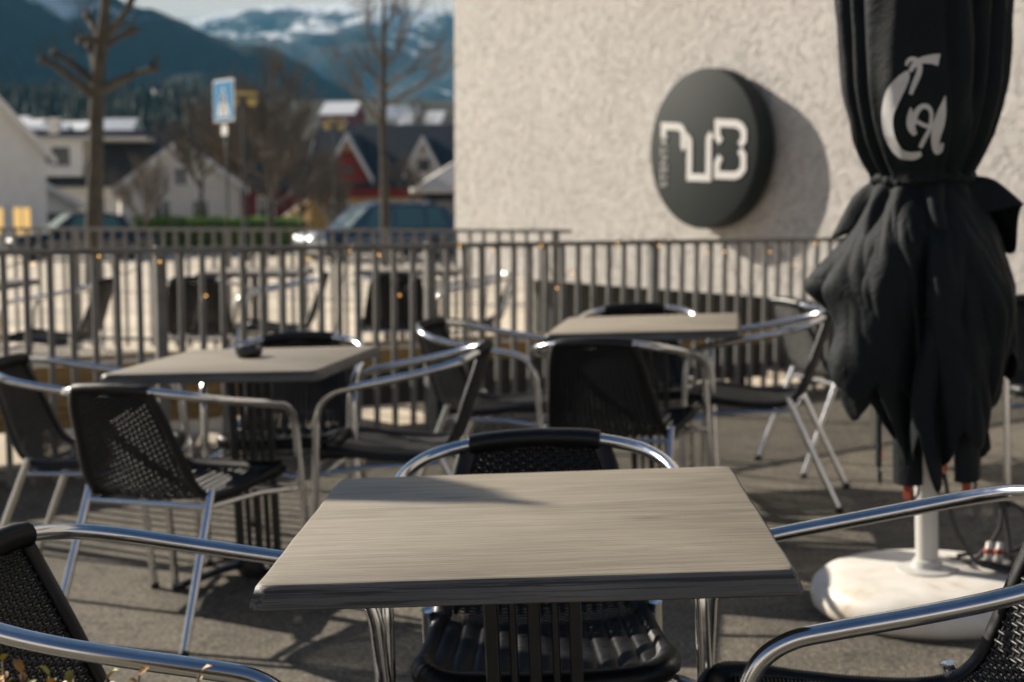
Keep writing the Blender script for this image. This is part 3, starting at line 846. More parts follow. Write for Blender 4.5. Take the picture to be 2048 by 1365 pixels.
        bm = bmesh.new(); box(bm, r0 - 0.004, r0 + 0.012, -0.012, 0.012, tz - 0.028, tz + 0.018); bevel_all(bm, 0.003, 1)
        bmesh.ops.transform(bm, matrix=mt, verts=bm.verts[:])
        finish('tag', bm, M[tagm], rb, autos=40)
        bm = bmesh.new()
        tube(bm, catmull([V((r0 * 1.03, w * 0.6, zt + 0.03)), V((r0 * 1.06, w * 0.7, zt - 0.03)), V((r0 * 1.02, w * 0.2, zt - 0.055)), V((r0, -w * 0.1, zt - 0.02))], 5), 0.004, 6)
        bmesh.ops.transform(bm, matrix=mt, verts=bm.verts[:])
        finish('cord_loop', bm, M['cable'], rb)
    # pole and foot flange
    bm = bmesh.new(); lathe(bm, [(0.032, 0.125), (0.032, 1.0), (0.024, 1.02), (0.0215, 2.74), (0.016, 2.76), (0.01, 2.78)], 24)
    finish('pole', bm, M['pole'], t, autos=40)
    bm = bmesh.new(); lathe(bm, [(0.085, 0.118), (0.085, 0.126), (0.045, 0.131), (0.040, 0.15), (0.0335, 0.153)], 24)
    finish('flange', bm, M['pole'], t, autos=40)
    # concrete filled base
    bm = bmesh.new()
    lathe(bm, [(0.27, 0.0), (0.305, 0.006), (0.328, 0.028), (0.333, 0.055), (0.325, 0.085), (0.30, 0.106), (0.25, 0.117), (0.15, 0.1205), (0.05, 0.121)], 64)
    finish('base', bm, M['base'], t, autos=60)
    return t, can
par, can = build_parasol()
# printed script on the canopy, laid on the cloth
STK = [
 [(575, 290, 16), (545, 350, 50), (500, 420, 68), (440, 510, 82), (390, 610, 84), (355, 700, 75), (338, 780, 69), (332, 860, 66), (338, 940, 65), (355, 1020, 65), (385, 1085, 62), (425, 1135, 55), (480, 1165, 48), (560, 1180, 42), (630, 1175, 38), (690, 1155, 26)],
 [(562, 232, 12), (575, 195, 20), (605, 170, 24), (640, 175, 24), (670, 205, 25), (685, 250, 25), (680, 310, 26), (660, 370, 27), (635, 430, 26), (612, 490, 23), (598, 535, 17)],
 [(596, 300, 18), (622, 250, 26), (660, 210, 30), (705, 190, 34), (760, 183, 42), (815, 183, 52), (868, 193, 62)],
 [(595, 670, 6), (590, 720, 22), (588, 780, 36), (588, 840, 42), (598, 900, 38), (628, 960, 24)],
 [(620, 850, 34), (622, 790, 34), (640, 740, 30), (668, 695, 28), (705, 668, 26), (745, 668, 26), (778, 695, 22), (795, 745, 20), (794, 810, 20), (788, 870, 20), (768, 930, 22), (735, 990, 24), (705, 1045, 25), (678, 1095, 22)],
 [(655, 815, 20), (690, 845, 20), (735, 868, 22), (800, 885, 22)],
 [(930, 568, 5), (918, 640, 22), (905, 710, 40), (890, 790, 55), (872, 870, 62), (856, 950, 58), (850, 1020, 52), (858, 1085, 48), (880, 1130, 44), (912, 1130, 34), (928, 1090, 22), (932, 1055, 14)],
]
bm = bmesh.new()
for st in STK:
    cen = catmull([V((x, y, w)) for x, y, w in st], 5)
    rows = []
    for i, c in enumerate(cen):
        d = cen[min(i + 1, len(cen) - 1)] - cen[max(i - 1, 0)]; d.z = 0; d.normalize()
        nn = V((-d.y, d.x, 0)); row = []
        for k in range(-2, 3):
            q = c + nn * (c.z * k / 2)
            px = 1740 + q.x / 5.686; py = 120 + q.y / 5.686
            xo = (px - 1861) / 702.0; z = 1.23 - (py - 380) / 702.0
            ph = math.degrees(math.asin(max(-0.95, min(0.95, xo / 0.215))))
            row.append(bm.verts.new(pol(ph, body_r(ph, z) + 0.0022, z)))
        rows.append(row)
    for a_, b_ in zip(rows, rows[1:]):
        for k in range(4): bm.faces.new((a_[k], a_[k + 1], b_[k + 1], b_[k]))
lg = finish('script_print', bm, M['print'], can)
place(par, PX, PY, 0)
par['label'] = 'closed black parasol with pale script lettering on a white round base'
shadow_par = copy_tree(par); place(shadow_par, -2.99, 4.28, R_(40))  # added out of view, only to cast a shadow on the nearest table's corner
shadow_par['label'] = 'unseen closed black parasol added at the left to shade the nearest table'

# cables heaped on the parasol base
t = thing('cable_heap', 'tangle of black cables with small plugs lying beside the parasol pole', 'cable')
t.location = (0, 0, 0)
cb = random.Random(5)
bc = V((PX, PY, 0.05 + 0.135))
loops = [
 [(0.03, -0.02, 0.27), (0.06, -0.04, 0.12), (0.12, -0.06, 0.02), (0.2, -0.05, 0.0), (0.3, -0.02, -0.03)],
 [(0.08, 0.0, 0.02), (0.14, 0.04, 0.0), (0.19, -0.03, 0.11), (0.20, 0.0, 0.21), (0.23, 0.02, 0.1), (0.24, 0.0, 0.01), (0.30, 0.02, -0.02)],
 [(0.16, -0.02, 0.2), (0.25, 0.0, 0.17), (0.31, 0.03, 0.1), (0.28, 0.02, 0.05), (0.2, 0.0, 0.02)],
 [(0.18, -0.08, 0.01), (0.26, -0.05, 0.03), (0.36, 0.0, 0.1), (0.40, 0.06, 0.2), (0.42, 0.1, 0.3)],
 [(0.06, 0.03, 0.01), (0.15, -0.06, 0.02), (0.25, -0.1, 0.0), (0.33, -0.04, -0.06), (0.4, 0.02, -0.1)],
 [(0.10, 0.06, 0.01), (0.2, 0.02, 0.03), (0.27, -0.04, 0.02), (0.24, -0.12, 0.0), (0.16, -0.1, 0.01), (0.12, -0.03, 0.02), (0.22, 0.03, 0.03)],
]
for L in loops:
    bm = bmesh.new(); tube(bm, catmull([bc + V(p) for p in L], 8), 0.0062, 8); finish('cable', bm, M['cable'], t)
for (p, mm) in (((0.155, -0.045, 0.055), 'red'), ((0.19, -0.03, 0.05), 'red')):
    bm = bmesh.new(); tube(bm, [bc + V(p) + V((0, 0, -0.035)), bc + V(p) + V((0.004, 0, 0.02))], [0.012, 0.010], 10); finish('plug', bm, M['pole'], t)
    bm = bmesh.new(); tube(bm, [bc + V(p) + V((0, 0, -0.012)), bc + V(p) + V((0.001, 0, 0.002))], 0.0128, 10); finish('plug_ring', bm, M[mm], t)

# ------------------------------------------------------------------ shrub in the near corner
t = thing('potted_shrub', 'small shrub with orange and yellow green leaves in a pot at the lower left corner', 'shrub')
t.location = (-0.45, 1.25, gz(-0.45, 1.25))
bm = bmesh.new(); lathe(bm, [(0.13, 0.0), (0.14, 0.01), (0.19, 0.44), (0.2, 0.46), (0.185, 0.465), (0.17, 0.43), (0.05, 0.43)], 28); finish('pot', bm, M['terracotta'], t, autos=40)
ls = random.Random(3); bmS = bmesh.new(); bmL = bmesh.new()
g0 = gz(-0.43, 1.25)
for k in range(420):
    bx, by = ls.uniform(-0.16, 0.115), ls.uniform(-0.06, 0.14)
    top = V((bx * 1.35 + ls.uniform(-0.03, 0.03), by * 1.3 + ls.uniform(-0.03, 0.03), ls.uniform(0.64, 0.772) + bx * -0.15))
    pts = catmull([V((bx * 0.5, by * 0.5, 0.43)), V((bx, by, 0.56)), top], 4)
    tube(bmS, pts, [0.0035 - 0.0022 * i / 8 for i in range(9)], 5)
    for q in range(26):
        u = 0.45 + 0.55 * q / 25
        p = pts[min(8, int(u * 8))].lerp(pts[min(8, int(u * 8) + 1)], u * 8 % 1)
        an = ls.uniform(0, 2 * PI); el = ls.uniform(0.2, 1.2)
        d = V((math.cos(an) * math.cos(el), math.sin(an) * math.cos(el), math.sin(el)))
        sd = d.cross(V((0, 0, 1))).normalized(); up = sd.cross(d)
        Ln = ls.uniform(0.010, 0.019); w = Ln * 0.34
        m1 = p + d * Ln * 0.5; cu = up * Ln * 0.12
        vv = [bmL.verts.new(x) for x in (p, p + d * Ln * 0.3 + sd * w * 0.8 + cu, p + d * Ln * 0.68 + sd * w * 0.85 + cu, p + d * Ln - cu, p + d * Ln * 0.68 - sd * w * 0.85 + cu, p + d * Ln * 0.3 - sd * w * 0.8 + cu)]; c_ = bmL.verts.new(m1)
        mi = 0 if (ls.random() < 0.03 + 0.62 * sstep(0.6, 1.0, u)) else 1
        for i_ in range(6): bmL.faces.new((vv[i_], vv[(i_ + 1) % 6], c_)).material_index = mi
finish('stem', bmS, M['twig'], t); finish('foliage', bmL, [M['leaf'], M['leafgreen']], t)

# ------------------------------------------------------------------ trees
def at(px, py, D): return V(((px - 1024) / F * D, D, CAM_H + (409 - py) / F * D))
def limb(bm, pts, r0, r1, n=8, knob=0, sub=6):
    c = catmull(pts, sub)
    N = len(c); rs = [r0 + (r1 - r0) * (i / (N - 1)) ** 0.9 for i in range(N)]
    for i in range(N):
        rs[i] *= 1 + 0.10 * noise.noise(c[i] * 4)
    if knob: 
        for i in range(max(0, N - 3), N): rs[i] *= 1 + knob
    tube(bm, c, rs, n)
def twig_spray(bm, p, d, L, r, depth, R, up=0.15, kids=3, spread=0.75):
    n = 4; pts = [p]; q = p.copy(); dd = d.copy()
    for i in range(n):
        dd = (dd + V((R.uniform(-1, 1), R.uniform(-1, 1), R.uniform(-0.6, 1))) * 0.16 + V((0, 0, up * 0.3))).normalized()
        q = q + dd * (L / n); pts.append(q)
    tube(bm, pts, [r * (1 - 0.55 * i / n) for i in range(n + 1)], 5 if depth > 1 else 4, False)
    if depth <= 0: return
    for k in range(kids + (1 if depth > 1 else 0)):
        u = R.uniform(0.35, 1.0); i = min(n - 1, int(u * n)); s = pts[i].lerp(pts[i + 1], u * n - i)
        nd = (dd + V((R.uniform(-1, 1), R.uniform(-1, 1), R.uniform(-0.5, 0.9))) * spread).normalized()
        twig_spray(bm, s, nd, L * R.uniform(0.5, 0.72), r * 0.5, depth - 1, R, up, kids, spread)

# the pollarded street tree in front
D = 21; R = random.Random(21)
t = thing('street_tree', 'bare pollarded tree with stubby knobbed limbs left of the crossing sign', 'tree')
bm = bmesh.new()
base = at(188, 409, D); base.z = gz(base.x, D)
limb(bm, [base, at(190, 470, D), at(198, 330, D), at(204, 190, D), at(216, 90, D), at(226, 10, D), at(230, -90, D), at(236, -200, D)], 0.145, 0.05, 12)
finish('trunk', bm, M['bark'], t)
bm = bmesh.new()
for L, dy in (([(202, 200), (160, 165), (125, 140), (92, 122)], -0.3), ([(204, 178), (178, 150), (150, 130), (118, 110)], 0.3), ([(204, 190), (250, 166), (285, 152), (325, 142)], -0.2),
              ([(218, 85), (245, 58), (262, 35), (280, 4)], 0.2), ([(220, 98), (250, 82), (284, 68)], 0.5), ([(216, 95), (195, 86), (168, 88)], -0.2), ([(214, 88), (200, 60), (186, 38)], 0.4), ([(208, 150), (198, 120), (190, 92)], 0.4),
              ([(226, -30), (250, -90), (290, -140)], 0.2), ([(226, -30), (200, -90), (160, -130)], 0.2)):
    pts = [at(x, y, D + dy * i / (len(L) - 1)) for i, (x, y) in enumerate(L)]
    limb(bm, pts, 0.075, 0.034, 8, 0.55)
    e = pts[-1]; d = (pts[-1] - pts[-2]).normalized()
    for k in range(7): twig_spray(bm, e - d * R.uniform(0, 0.5), (d + V((R.uniform(-1, 1), R.uniform(-1, 1), R.uniform(-0.4, 1))) * 0.8).normalized(), R.uniform(0.12, 0.3), 0.012, 1, R)
finish('crown', bm, M['bark'], t)
# slim tree by the pub
D = 27; R = random.Random(8)
t = thing('street_tree', 'slim bare tree with upturned limbs in front of the sport utility car', 'tree')
bm = bmesh.new(); base = at(772, 409, D); base.z = gz(base.x, D)
limb(bm, [base, at(771, 400, D), at(769, 260, D), at(771, 130, D), at(772, 20, D), at(774, -60, D)], 0.105, 0.02, 10)
finish('trunk', bm, M['bark'], t)
bm = bmesh.new()
for L, dy in (([(769, 255), (735, 215), (705, 190), (680, 160)], -0.4), ([(769, 250), (748, 205), (725, 185)], 0.5), ([(770, 215), (810, 195), (850, 170), (880, 150)], 0.4), ([(771, 135), (750, 95), (742, 60), (742, 30)], -0.2), ([(771, 140), (800, 105), (815, 75), (822, 50)], 0.3),
              ([(770, 180), (745, 150), (728, 130)], 0.5), ([(770, 185), (800, 160), (825, 150)], -0.5), ([(771, 70), (790, 40), (800, 10)], 0.3)):
    pts = [at(x, y, D + dy * i / (len(L) - 1)) for i, (x, y) in enumerate(L)]
    limb(bm, pts, 0.045, 0.012, 6)
    for k in range(9):
        u = R.uniform(0.2, 1) * (len(pts) - 1); i = min(len(pts) - 2, int(u)); s = pts[i].lerp(pts[i + 1], u - i)
        d = (pts[i + 1] - pts[i]).normalized()
        twig_spray(bm, s, (d + V((R.uniform(-1, 1), R.uniform(-1, 1), R.uniform(-0.2, 1))) * 0.7).normalized(), R.uniform(0.4, 0.9), 0.012, 2, R)
finish('crown', bm, M['twig'], t)
# bushy bare trees further off
def bare_tree(px, D, h, trunk_h, crown_r, seed, label, limbs=9, depth=3, tr=0.13, thick=1.0):
    R = random.Random(seed)
    x = (px - 1024) / F * D; z = gz(x, D)
    t = thing('bare_tree', label, 'tree', 'bare winter trees beyond the car park'); t.location = (x, D, z)
    bm = bmesh.new()
    tp = V((R.uniform(-.1, .1), 0, trunk_h))
    limb(bm, [V((0, 0, -0.05)), V((R.uniform(-.06, .06), 0, trunk_h * 0.5)), tp, tp + V((0.05, 0, (h - trunk_h) * 0.35))], tr, tr * 0.4, 8)
    finish('trunk', bm, M['bark'], t)
    bm = bmesh.new()
    for k in range(limbs):
        an = 2 * PI * k / limbs + R.uniform(-.3, .3); el = R.uniform(0.25, 1.25)
        d = V((math.cos(an) * math.cos(el), math.sin(an) * math.cos(el), math.sin(el)))
        L = crown_r * (0.62 + 0.25 * math.sin(el)) * R.uniform(0.8, 1.1)
        twig_spray(bm, tp + V((0, 0, (h - trunk_h) * R.uniform(-0.05, 0.3))), d, L, tr * 0.42 * thick, depth, R, 0.2, 5, 0.75)
    finish('crown', bm, M['twig'], t)
bare_tree(545, 46, 5.2, 1.7, 2.6, 41, 'bushy bare tree with dense round crown in front of the dark red house', 12, 3, 0.15, 1.2)
bare_tree(405, 50, 4.6, 2.2, 1.9, 42, 'bare tree with straight dark trunk in front of the white gable house', 7, 3, 0.12, 1.2)
bare_tree(302, 40, 2.6, 0.95, 1.2, 43, 'little bare tree with forked stem between the parked dark car and hedge', 7, 3, 0.07)
bare_tree(826, 46, 3.4, 1.6, 1.2, 44, 'thin bare tree over the sport utility car roof', 5, 3, 0.08)
bare_tree(668, 58, 2.5, 0.8, 1.3, 45, 'low bare bush-like tree in front of the ochre and red house', 11, 3, 0.1, 1.2)
bare_tree(480, 88, 6.4, 1.8, 3.4, 46, 'bare spreading tree behind the pedestrian crossing sign', 12, 3, 0.13, 1.2)
bare_tree(608, 66, 4.4, 1.2, 2.3, 47, 'bare tree right of the round-crowned one, in front of red walls', 12, 3, 0.13, 1.2)
bare_tree(872, 95, 8.6, 3.0, 3.6, 48, 'bare tree rising behind the dark roof of the ochre house', 10, 3, 0.12, 1.2)

# conifer wood on the lower slope
bm = bmesh.new(); R = random.Random(77)
def hill_z(x, y): return gz(x, y)
for k in range(700):
    y = R.uniform(215, 420); x = R.uniform(-0.42, -0.17) * y
    h = R.uniform(3.5, 9)
    z = gz(x, y) - 0.5
    rr = h * R.uniform(0.15, 0.22)
    for q in range(5):
        z0 = z + h * (0.08 + 0.18 * q); z1 = z0 + h * 0.30; rq = rr * (1 - q * 0.19)
        n = 7; off = R.uniform(0, 6)
        ring = [bm.verts.new((x + rq * R.uniform(0.7, 1.15) * math.cos(off + 2 * PI * i / n), y + rq * R.uniform(0.7, 1.15) * math.sin(off + 2 * PI * i / n), z0 - R.uniform(0, 0.5))) for i in range(n)]
        tp = bm.verts.new((x, y, min(z1, z + h)))
        for i in range(n): bm.faces.new((ring[i], ring[(i + 1) % n], tp))
tag(finish('conifer_wood', bm, M['needle'], None, False), 'dark conifer wood on the slope behind the houses', 'wood', None, 'stuff')

# hedge
bm = bmesh.new(); R = random.Random(15)
hx0, hx1, hy = (272 - 1024) / F * 50, (606 - 1024) / F * 50, 50
t = thing('hedge', 'clipped green hedge along the far side of the car park', 'hedge')
gzh = gz(0, 50)
for k in range(9000):
    x = R.uniform(hx0, hx1); a_ = R.random()
    top = 1.22 + 0.06 * noise.noise(V((x * 1.3, 0, 0)))
    y = hy + R.uniform(-0.45, 0.45); z = R.uniform(0.05, top)
    if a_ < 0.5: y = hy - 0.45 + R.uniform(-0.06, 0.08)
    else: z = top - abs(R.gauss(0, 0.07))
    d = V((R.uniform(-1, 1), R.uniform(-1, 0.6), R.uniform(-0.4, 1))).normalized(); s_ = d.orthogonal().normalized(); L = R.uniform(0.05, 0.1)
    p = V((x, y, z + gzh))
    bm.faces.new([bm.verts.new(q) for q in (p, p + (d + s_ * 0.5) * L * 0.6, p + d * L, p + (d - s_ * 0.5) * L * 0.6)])
finish('foliage', bm, M['hedge'], t, False)
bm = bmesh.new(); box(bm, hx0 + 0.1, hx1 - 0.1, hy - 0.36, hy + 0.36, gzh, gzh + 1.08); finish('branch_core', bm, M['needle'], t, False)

# ------------------------------------------------------------------ houses
def house(name, label, px, D, w, d, h, rh, yaw, wall, roof, wins=(), over=0.35, base_z=None, trim='white', chimney=None, lit=(), door=None, gable_wall=None):
    x = (px - 1024) / F * D; z = gz(x, D) - 0.1 if base_z is None else base_z
    t = thing(name, label, 'house', mat=Matrix.Translation((x, D, z)) @ Matrix.Rotation(yaw, 4, 'Z'))
    bm = bmesh.new()
    prism(bm, [(-d / 2, 0), (d / 2, 0), (d / 2, h), (0, h + rh), (-d / 2, h)], -w / 2, w / 2, Matrix.Rotation(PI / 2, 4, 'Z'))
    finish('wall', bm, M[wall], t, False)
    bm = bmesh.new(); L = w / 2 + over
    sl = rh / (d / 2)
    for s in (-1, 1):
        e = d / 2 + over
        P = [(0.0, h + rh + 0.04), (s * e, h - sl * over + 0.04), (s * e, h - sl * over + 0.2), (0.0, h + rh + 0.22)]
        prism(bm, [(y, zz) for y, zz in P], -L, L, Matrix.Rotation(PI / 2, 4, 'Z'))
    rf = finish('roof', bm, M[roof], t, False)
    if chimney is not None:
        bm = bmesh.new(); box(bm, chimney - 0.3, chimney + 0.3, -0.3, 0.3, h + rh * 0.9, h + rh + 0.9); finish('chimney', bm, M['cream'], rf, False)
    # bargeboards on both gables
    for g in (-1, 1):
        bm = bmesh.new()
        for s in (-1, 1):
            e = d / 2 + over + 0.02
            P = [(0.0, h + rh + 0.245), (s * e, h - sl * over + 0.22), (s * e, h - sl * over - 0.08), (0.0, h + rh - 0.06)]
            prism(bm, [(y, zz) for y, zz in P], g * (L + 0.003), g * (L + 0.06), Matrix.Rotation(PI / 2, 4, 'Z'))
        finish('bargeboard', bm, M[trim], t, False)
    if gable_wall:
        for g in (-1, 1):
            bm = bmesh.new(); k = 0.55
            prism(bm, [(-d / 2 * (1 - k) * 1.0, h + rh * k), (d / 2 * (1 - k), h + rh * k), (0, h + rh - 0.05)], g * (w / 2 + 0.004), g * (w / 2 + 0.03), Matrix.Rotation(PI / 2, 4, 'Z'))
            finish('gable_panel', bm, M[gable_wall], t, False)
    # windows: (face, along, z, w, h); face f/b = -y/+y long side, l/r = gable ends
    for i, (face, u, zz, ww, hh) in enumerate(wins):
        mt = {'f': Matrix.Translation((u, -d / 2, zz)), 'b': Matrix.Translation((u, d / 2, zz)) @ Matrix.Rotation(PI, 4, 'Z'),
              'l': Matrix.Translation((-w / 2, u, zz)) @ Matrix.Rotation(-PI / 2, 4, 'Z'), 'r': Matrix.Translation((w / 2, u, zz)) @ Matrix.Rotation(PI / 2, 4, 'Z')}[face]
        bm = bmesh.new(); fw = 0.12
        box(bm, -ww / 2 - fw, -ww / 2, -0.06, 0.02, -hh / 2 - fw, hh / 2 + fw, 0, mt); box(bm, ww / 2, ww / 2 + fw, -0.06, 0.02, -hh / 2 - fw, hh / 2 + fw, 0, mt)
        box(bm, -ww / 2, ww / 2, -0.055, 0.02, hh / 2, hh / 2 + fw, 0, mt); box(bm, -ww / 2, ww / 2, -0.08, 0.02, -hh / 2 - fw, -hh / 2, 0, mt)
        box(bm, -0.03, 0.03, -0.045, 0.02, -hh / 2, hh / 2, 0, mt)
        fr = finish('window', bm, M[trim], t, False)
        bm = bmesh.new(); box(bm, -ww / 2, ww / 2, -0.02, 0.01, -hh / 2, hh / 2, 0, mt)
        finish('pane', bm, M['litwin' if i in lit else 'glass'], fr, False)
    if door:
        u, dw, dh = door
        bm = bmesh.new(); box(bm, u - dw / 2, u + dw / 2, -d / 2 - 0.05, -d / 2 + 0.02, 0.05, dh); finish('door', bm, M['roof'], t, False)
    return t
H90 = PI / 2
# near white gable house, left edge
house('white_house', 'white wooden house with warm lit windows at the left picture edge', -150, 58, 9, 8.6, 3.75, 4.9, R_(115), 'white', 'paleroof',
      [('l', -3.35, 1.15, 0.6, 1.0), ('l', -2.35, 1.15, 0.6, 1.0), ('l', 1.0, 1.15, 0.7, 1.0), ('l', -1.2, 3.7, 0.8, 1.1)], lit=(0, 1, 2))
# white house with dark roof: long body and gabled wing
t = house('white_house', 'long white house with dark slate roof and white dormer', 205, 84, 9.4, 7.0, 3.0, 2.9, R_(3), 'cream', 'roof',
      [('f', -3.0, 1.6, 0.9, 1.1), ('f', -1.4, 1.6, 0.9, 1.1), ('f', 0.6, 1.6, 0.9, 1.1), ('f', 2.4, 1.6, 0.9, 1.1)], chimney=-2.5)
bm = bmesh.new(); box(bm, -2.9, -0.2, -3.2, 0.4, 3.5, 5.35); dm = finish('dormer', bm, M['white'], t, False)
bm = bmesh.new(); box(bm, -3.15, 3.4, -3.42, 0.42, 5.352, 5.58); finish('dormer_roof', bm, M['paleroof'], dm, False)
bm = bmesh.new(); box(bm, -3.2, -0.1, -3.9, -3.22, 3.35, 3.75); finish('balcony', bm, M['white'], dm, False)
bm = bmesh.new(); box(bm, -1.9, -0.9, -3.23, -3.15, 3.95, 5.0); finish('dormer_window', bm, M['glass'], dm, False)
house('white_house', 'white gabled house wing facing the car park above the hedge', 357, 72, 8, 5.6, 2.6, 2.1, R_(106), 'cream', 'roof',
      [('l', -0.9, 1.4, 0.7, 1.1), ('l', 0.9, 1.4, 0.7, 1.1), ('l', 0.0, 3.1, 0.5, 0.8)])
house('garden_shed', 'low white lean-to garage with dark open front beside the lit house', 88, 66, 3.2, 3.0, 1.7, 0.9, R_(112), 'white', 'paleroof', [('l', 0, 0.8, 1.7, 1.2)])
# red houses
house('red_house', 'dark red wooden house with dark roof behind the bare trees', 560, 96, 9.5, 7, 2.9, 3.0, R_(4), 'redwall', 'roof', [('f', -3, 1.6, 0.9, 1.2), ('f', -0.5, 1.6, 0.9, 1.2), ('f', 3, 1.6, 0.9, 1.2), ('f', -1.2, 3.6, 0.01, 0.01)][:3])
house('shelter_hut', 'small hut with pale pointed roof in front of dark red walls', 616, 82, 2.4, 2.2, 1.05, 0.85, R_(100), 'cream', 'paleroof', [('l', 0, 0.55, 0.7, 0.6)])
t = house('ochre_house', 'ochre and red house with two white-edged gables and a dark roof', 815, 78, 9.0, 7.0, 2.9, 3.0, R_(-6), 'yellow', 'roof',
          [('f', -3.0, 1.3, 1.0, 1.1), ('f', -0.8, 1.3, 1.0, 1.1), ('f', 1.0, 1.3, 1.0, 1.1), ('f', 2.7, 1.3, 0.9, 1.1)])
bm = bmesh.new(); box(bm, -4.52, 4.52, -3.56, -3.502, 2.15, 2.95); finish('red_band', bm, M['redwall2'], t, False)
def gable(parent, u, w, z0, zt, rise, wallm):
    bm = bmesh.new(); prism(bm, [(u - w / 2, z0), (u + w / 2, z0), (u + w / 2, zt), (u, zt + rise), (u - w / 2, zt)], -3.9, -0.2)
    g = finish('front_gable', bm, M[wallm], parent, False)
    bm = bmesh.new()
    for s in (-1, 1):
        e = w / 2 + 0.35; sl = rise / (w / 2)
        prism(bm, [(u, zt + rise + 0.02), (u + s * e, zt - sl * 0.35 + 0.02), (u + s * e, zt - sl * 0.35 + 0.17), (u, zt + rise + 0.2)], -4.2, 0.1)
    finish('gable_roof', bm, M['roof'], g, False)
    bm = bmesh.new()
    for s in (-1, 1):
        e = w / 2 + 0.36; sl = rise / (w / 2)
        prism(bm, [(u, zt + rise + 0.22), (u + s * e, zt - sl * 0.35 + 0.2), (u + s * e, zt - sl * 0.35 - 0.18), (u, zt + rise - 0.2)], -4.32, -4.205)
    finish('bargeboard', bm, M['white'], g, False)
    bm = bmesh.new(); prism(bm, [(u - w * 0.22, zt + rise * 0.56), (u + w * 0.22, zt + rise * 0.56), (u, zt + rise * 0.98)], -3.95, -3.903); finish('gable_panel', bm, M['yellow'], g, False)
    bm = bmesh.new(); box(bm, u - 0.3, u + 0.3, -3.96, -3.904, z0 + 0.5, zt + 0.2); finish('window', bm, M['glass'], g, False)
gable(t, -2.35, 2.0, 2.9, 3.55, 1.75, 'redwall2')
gable(t, 1.6, 1.3, 3.0, 3.9, 1.2, 'white')
# kiosk with pyramid roof by the pub corner
x = (925 - 1024) / F * 47
t = thing('kiosk', 'kiosk with pale board hip roof beside the pub corner', 'kiosk', mat=Matrix.Translation((x, 47, gz(x, 47))) @ Matrix.Rotation(R_(8), 4, 'Z'))
bm = bmesh.new(); box(bm, -1.25, 1.25, -1.25, 1.25, 0, 2.1); finish('wall', bm, M['plinth'], t, False)
bm = bmesh.new(); e = 1.62
b4 = [bm.verts.new((sx * e, sy * e, 2.05)) for sx, sy in ((-1, -1), (1, -1), (1, 1), (-1, 1))]; b5 = [bm.verts.new((sx * e, sy * e, 2.2)) for sx, sy in ((-1, -1), (1, -1), (1, 1), (-1, 1))]
tp = bm.verts.new((0, 0, 3.25)); bm.faces.new(b4[::-1])
for i in range(4):
    bm.faces.new((b4[i], b4[(i + 1) % 4], b5[(i + 1) % 4], b5[i])); bm.faces.new((b5[i], b5[(i + 1) % 4], tp))
finish('roof', bm, M['paleroof'], t, False)
bm = bmesh.new(); box(bm, -1.0, 1.0, -1.3, -1.252, 0.95, 1.8); finish('serving_hatch', bm, M['glass'], t, False)
# village houses with snow on the roofs, up the slope
R = random.Random(4)
for i, (px, py, D, lab) in enumerate(((28, 246, 190, 'tiny white house with snowy roof, leftmost on the slope'), (62, 252, 200, 'tiny dark house with snowy roof beside the leftmost one on the slope'), (100, 262, 185, 'tiny cream house with snowy roof above the lit white house'),
                                      (150, 256, 205, 'tiny red house with snowy roof on the slope left of the pollarded tree'), (108, 318, 120, 'larger house with long snow-covered roof behind the lit white house'), (236, 250, 210, 'tiny white house with snowy roof just right of the pollarded tree'),
                                      (330, 175, 300, 'small white house high on the slope under the forest'), (372, 190, 280, 'small pale house high on the slope under the forest edge'), (420, 205, 260, 'small cream house on the slope left of the crossing sign'),
                                      (690, 215, 260, 'small house with snowy roof above the ochre gable'), (800, 222, 250, 'snow-roofed house behind the slim tree'), (850, 235, 240, 'snow-roofed house nearest the pub corner on the slope'))):
    D = 132
    while D < 440 and gz(0, D) + 4.6 < CAM_H + (409 - py) / F * D: D += 1
    high = py < 210
    w = 4.5 if high else 6.5
    h = house('village_house', lab, px, D, w, 6, 3.0, 2.2, R.uniform(-0.5, 0.5), ('white', 'redwall', 'cream', 'redwall2', 'cream', 'white', 'white', 'cream', 'cream', 'redwall', 'white', 'cream')[i], 'roof' if high else 'snow', [('f', -1.5, 1.6, 0.9, 1.1), ('f', 1.5, 1.6, 0.9, 1.1)])
    h['group'] = 'small houses on the slope'

